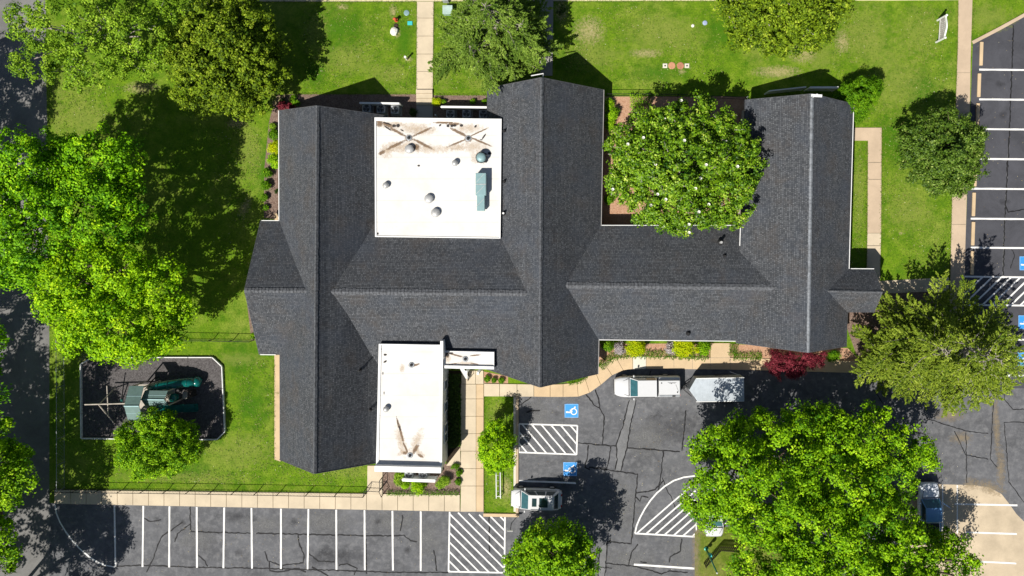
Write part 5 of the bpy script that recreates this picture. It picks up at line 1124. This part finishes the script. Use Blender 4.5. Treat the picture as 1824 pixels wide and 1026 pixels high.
# ------------------------------------------------------------------ shrubs and ground cover
def shrub(px, py, r, mat, label, name='shrub', z=.45, ry=None, group=None, ls=.11):
    zz = max(.22, S(r) * .75); return tree(name, label, [(px, py, r * .9, zz, (ry or r) * .9)], (px, py), L[mat], cat=name.replace('_', ' '), ls=ls, trunk=.03, limbs=5, group=group, flat=.9, cname='foliage', tname='stem', dens=1.5, cl=max(.12, S(r) * .38))
shrub(778, 181, 9.5, 'bright', 'round clipped yellow green bush beside the concrete steps', 'bush', ls=.07)
for a in ((790, 181, 4, 'shrub', 'tiny shrub just right of the clipped round bush'), (830, 181, 5, 'shrub', 'left of two small green shrubs above the right equipment screen'), (842, 181, 6, 'shrub', 'right of two small green shrubs above the right equipment screen'), (863, 180, 5, 'shrub', 'small shrub touching the central gable corner'),
          (736, 200, 7, 'dark', 'dark shrub in the shade left of the door path'), (504, 189, 10, 'red', 'dark red shrub at the upper corner of the west gable'), (518, 190, 9, 'red', 'dark red shrub half under the west gable edge'), (526, 178, 10, 'shrub', 'bright green shrub above the west gable corner'), (503, 181, 6, 'dark', 'dark green shrub above the red shrubs'),
          (489, 262, 14, 'bright', 'yellow green shrub along the west wall, upper of the bed'), (488, 240, 11, 'shrub', 'green shrub near the top of the west wall bed'), (490, 287, 14, 'lime', 'lime shrub in the middle of the west wall bed'), (477, 308, 9, 'shrub', 'narrow green shrub in the lower half of the west wall bed'),
          (474, 330, 9, 'shrub', 'green shrub halfway down the lower west wall bed'), (471, 352, 8, 'shrub', 'green shrub near the bottom of the west wall bed'), (474, 370, 6, 'shrub', 'lowest green shrub of the west wall bed'), (490, 340, 6, 'dark', 'dark shrub pressed to the west wall'), (486, 225, 7, 'pale', 'pale green shrub at the top of the west wall bed'),
          (1085, 184, 12, 'oak', 'topmost shrub along the wall in the courtyard corner'), (1091, 202, 14, 'oak', 'leafy green shrub in the upper left of the courtyard'), (1087, 222, 12, 'oak', 'lowest leafy shrub along the courtyard wall'), (1084, 262, 8, 'shrub', 'green shrub under the magnolia left edge'), (1084, 356, 9, 'shrub', 'shrub at the lower left of the magnolia in the courtyard'),
          (1083, 616, 11, 'shrub', 'dark green shrub at the left end of the curved bed'), (1133, 617, 21, 'bright', 'bright yellow green shrub left in the curved bed'), (1105, 620, 13, 'ash', 'grey twiggy shrub between dark and yellow shrubs of the curved bed'), (1196, 620, 11, 'ash', 'grey twiggy shrub just left of the larger yellow shrub'),
          (1219, 616, 23, 'bright', 'large golden shrub in the curved bed'), (1235, 625, 15, 'bright', 'smaller golden shrub spilling to the walk edge'), (1254, 619, 14, 'oak', 'green shrub at the right end of the curved bed'), (1152, 770, 0, '', ''),
          (868, 675, 6, 'shrub', 'leftmost green shrub below the white canopy'), (880, 677, 5, 'shrub', 'middle green shrub below the white canopy'), (893, 678, 6, 'shrub', 'rightmost green shrub below the white canopy'),
          (1484, 634, 13, 'shrub', 'green bush between the red tree and the cedar'), (690, 866, 7, 'shrub', 'green shrub at the left corner of the lower bed'), (712, 852, 13, 'pale', 'yellowish shrub left of the low white screen'), (722, 862, 9, 'lime', 'lime shrub below the left end of the low screen'), (741, 870, 15, 'lime', 'spiky lime shrub in front of the low screen'), (755, 866, 7, 'pale', 'olive shrub under the low white screen'),
          (792, 857, 11, 'pale', 'yellowish shrub right of the low white screen'), (783, 864, 8, 'pale', 'olive shrub at the right end of the low screen'), (811, 832, 7, 'shrub', 'top shrub on the right side of the lower bed'), (818, 842, 6, 'shrub', 'second shrub down the right side of the lower bed'), (816, 858, 6, 'shrub', 'third shrub down the right side of the lower bed'),
          (445, 485, 5, 'shrub', 'small shrub beside the upper west gable eave'), (443, 545, 0, '', ''), (452, 598, 6, 'oak', 'small dry shrub at the end of the west fence')):
    if a[2] > 0: shrub(*a)
def hedge(name, label, pts, wd, h, mat, kind=None, ls=.09, dens=480):
    Q = [P(*p) for p in pts]; A = []
    for a, b in zip(Q, Q[1:]):
        n = int((b - a).length * dens * wd); u = rng.uniform(0, 1, (n, 1)); d = (b - a).normalized(); s_ = np.array((-d.y, d.x, 0))
        v = rng.uniform(-1, 1, (n, 1)); w_ = wd / 2 * (1 + .25 * np.sin(u * 37) + .15 * np.sin(u * 91)); z = h * (1 - .5 * v ** 4) * rng.uniform(.35, 1.08, (n, 1)) * (1 + .12 * np.sin(u * 61 + v * 3))
        A.append(np.array(a) * (1 - u) + np.array(b) * u + s_ * v * w_ + np.array((0, 0, 1)) * z)
    A = np.concatenate(A); nn = rng.normal(size=A.shape) * .6 + np.array([0, 0, .9]); c = sum(Q, Vector()) / len(Q)
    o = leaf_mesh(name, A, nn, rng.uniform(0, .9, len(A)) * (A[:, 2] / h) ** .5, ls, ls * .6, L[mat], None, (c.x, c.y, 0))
    if kind: o['kind'] = kind; o['label'] = label
    else: tag(o, label, 'hedge')
    return o
hedge('ground_cover', 'green ground cover band along the curved walk', [(1068, 654), (1080, 642), (1098, 632), (1130, 630), (1180, 631), (1262, 634)], .8, .3, 'shrub', 'stuff')
hedge('ground_cover', 'green ground cover right of the entry walk', [(1306, 613), (1305, 634), (1330, 634), (1356, 633)], .8, .3, 'shrub', 'stuff')
hedge('ground_cover', 'green ground cover under the central gable', [(1012, 681), (1030, 678), (1045, 668)], .6, .22, 'shrub', 'stuff')
hedge('hedge', 'low clipped green border along the bottom of the lower shrub bed', [(690, 877), (730, 877), (770, 877), (818, 877)], .45, .4, 'shrub')
hedge('hedge', 'dark green hedge between the lower flat block and the walk', [(811, 664), (810, 730), (809, 793)], 1.0, 1.0, 'dark', ls=.16)
hedge('hedge', 'thin bright green edging beside the walk along the dark hedge', [(820, 700), (819.5, 750), (819.5, 794)], .22, .3, 'shrub')
hedge('hedge', 'square clipped yellow green hedge at the top of the courtyard', [(1121, 182), (1144, 182)], 1.4, .8, 'lime')
hedge('hedge', 'long green grassy planting along the courtyard fence', [(1144, 180), (1160, 182)], .9, .6, 'shrub')
# short grass tufts along the paving so the lawn edge is not a ruled line
def tufts(name, pts, wd, n_per, mat='shrub'):
    A = []
    for a, b in zip(pts, pts[1:]):
        a, b = P(*a), P(*b); n = int((b - a).length * n_per); u = rng.uniform(0, 1, (n, 1)); d = (b - a).normalized(); s_ = np.array((-d.y, d.x, 0))
        A.append(np.array(a) * (1 - u) + np.array(b) * u + s_ * rng.normal(size=(n, 1)) * wd + np.array((0, 0, 1)) * rng.uniform(.02, .09, (n, 1)))
    A = np.concatenate(A); o = leaf_mesh(name, A, rng.normal(size=A.shape) * .5 + np.array([0, 0, 1.0]), rng.uniform(.1, 1, len(A)), .1, .035, L['edge'], None, (0, 0, 0)); o['kind'] = 'stuff'
L['edge'] = leafmat('lawn_edge_blade', (.07, .15, .01), (.16, .24, .02), (.32, .3, .09), trans=.2)
for seg in ([(742.5, 5), (741.5, 160)], [(773, 5), (771.5, 160)], [(1706, 5), (1702, 190), (1696, 340), (1692, 500)], [(1735, 5), (1730, 73)], [(1544, 252), (1543, 480)], [(1570.5, 228), (1567.5, 495)], [(100, 871), (300, 874), (652, 879)], [(862, 707), (862, 912)], [(916, 707), (916, 910)], [(86, 150), (89, 590)], [(1732, 74), (1824, 25)],
            [(500, 700), (489, 700)], [(488.5, 640), (488.5, 818)], [(495, 167), (742, 167)], [(772, 168), (866, 169)], [(144, 648), (165, 635), (380, 635), (398, 651), (403, 769), (389, 783), (146, 782)], [(862, 914), (918, 915)], [(405, 3.5), (742, 3.5)], [(774, 3), (1280, 2)]): tufts('grass', seg, .07, 60)

# fallen leaves, clover and litter that only read as specks
def litter(name, rects, n, mat, ls, z0=.02):
    A = []
    for (x0, y0, x1, y1) in rects:
        m = int(n * (x1 - x0) * (y1 - y0) / 10000); u = rng.uniform(0, 1, (m, 2)); cl_ = np.sin(u[:, 0] * 9 + x0) * np.sin(u[:, 1] * 7 + y0) + rng.uniform(-.6, 1, m); u = u[cl_ > 0]
        for a, b in u: p = P(x0 + a * (x1 - x0), y0 + b * (y1 - y0)); A.append((p.x, p.y, z0 + .01))
    A = np.array(A); o = leaf_mesh(name, A, rng.normal(size=A.shape) * .2 + np.array([0, 0, 1.0]), rng.uniform(0, 1, len(A)), ls, ls * .6, L[mat], None, (0, 0, 0)); o['kind'] = 'stuff'
L['dead'] = leafmat('fallen_leaf', (.25, .17, .08), (.5, .42, .22), (.75, .72, .55), trans=.05)
lawn = [(100, 150, 300, 240), (380, 230, 465, 500), (540, 8, 738, 160), (778, 20, 960, 160), (1000, 10, 1290, 155), (1480, 10, 1698, 480), (420, 640, 485, 800), (180, 800, 640, 862), (500, 800, 650, 865), (866, 710, 914, 905), (1520, 255, 1543, 470)]
litter('fallen_leaves', lawn, 90, 'dead', .085)
litter('clover', lawn, 900, 'edge', .12)
litter('fallen_leaves', [(120, 905, 800, 1020), (930, 710, 1230, 1020), (1740, 60, 1824, 480), (1600, 700, 1780, 900)], 26, 'dead', .08)
decals('oil_stain', M['d_dark'], [(280, 925, 9, 7), (326, 930, 8, 9), (425, 985, 10, 8), (525, 930, 9, 9), (575, 985, 8, 8), (674, 930, 9, 7), (725, 980, 8, 8), (990, 735, 10, 7), (1170, 740, 12, 8), (1780, 150, 12, 7), (1785, 205, 11, 8), (1790, 360, 12, 7)], .0135)
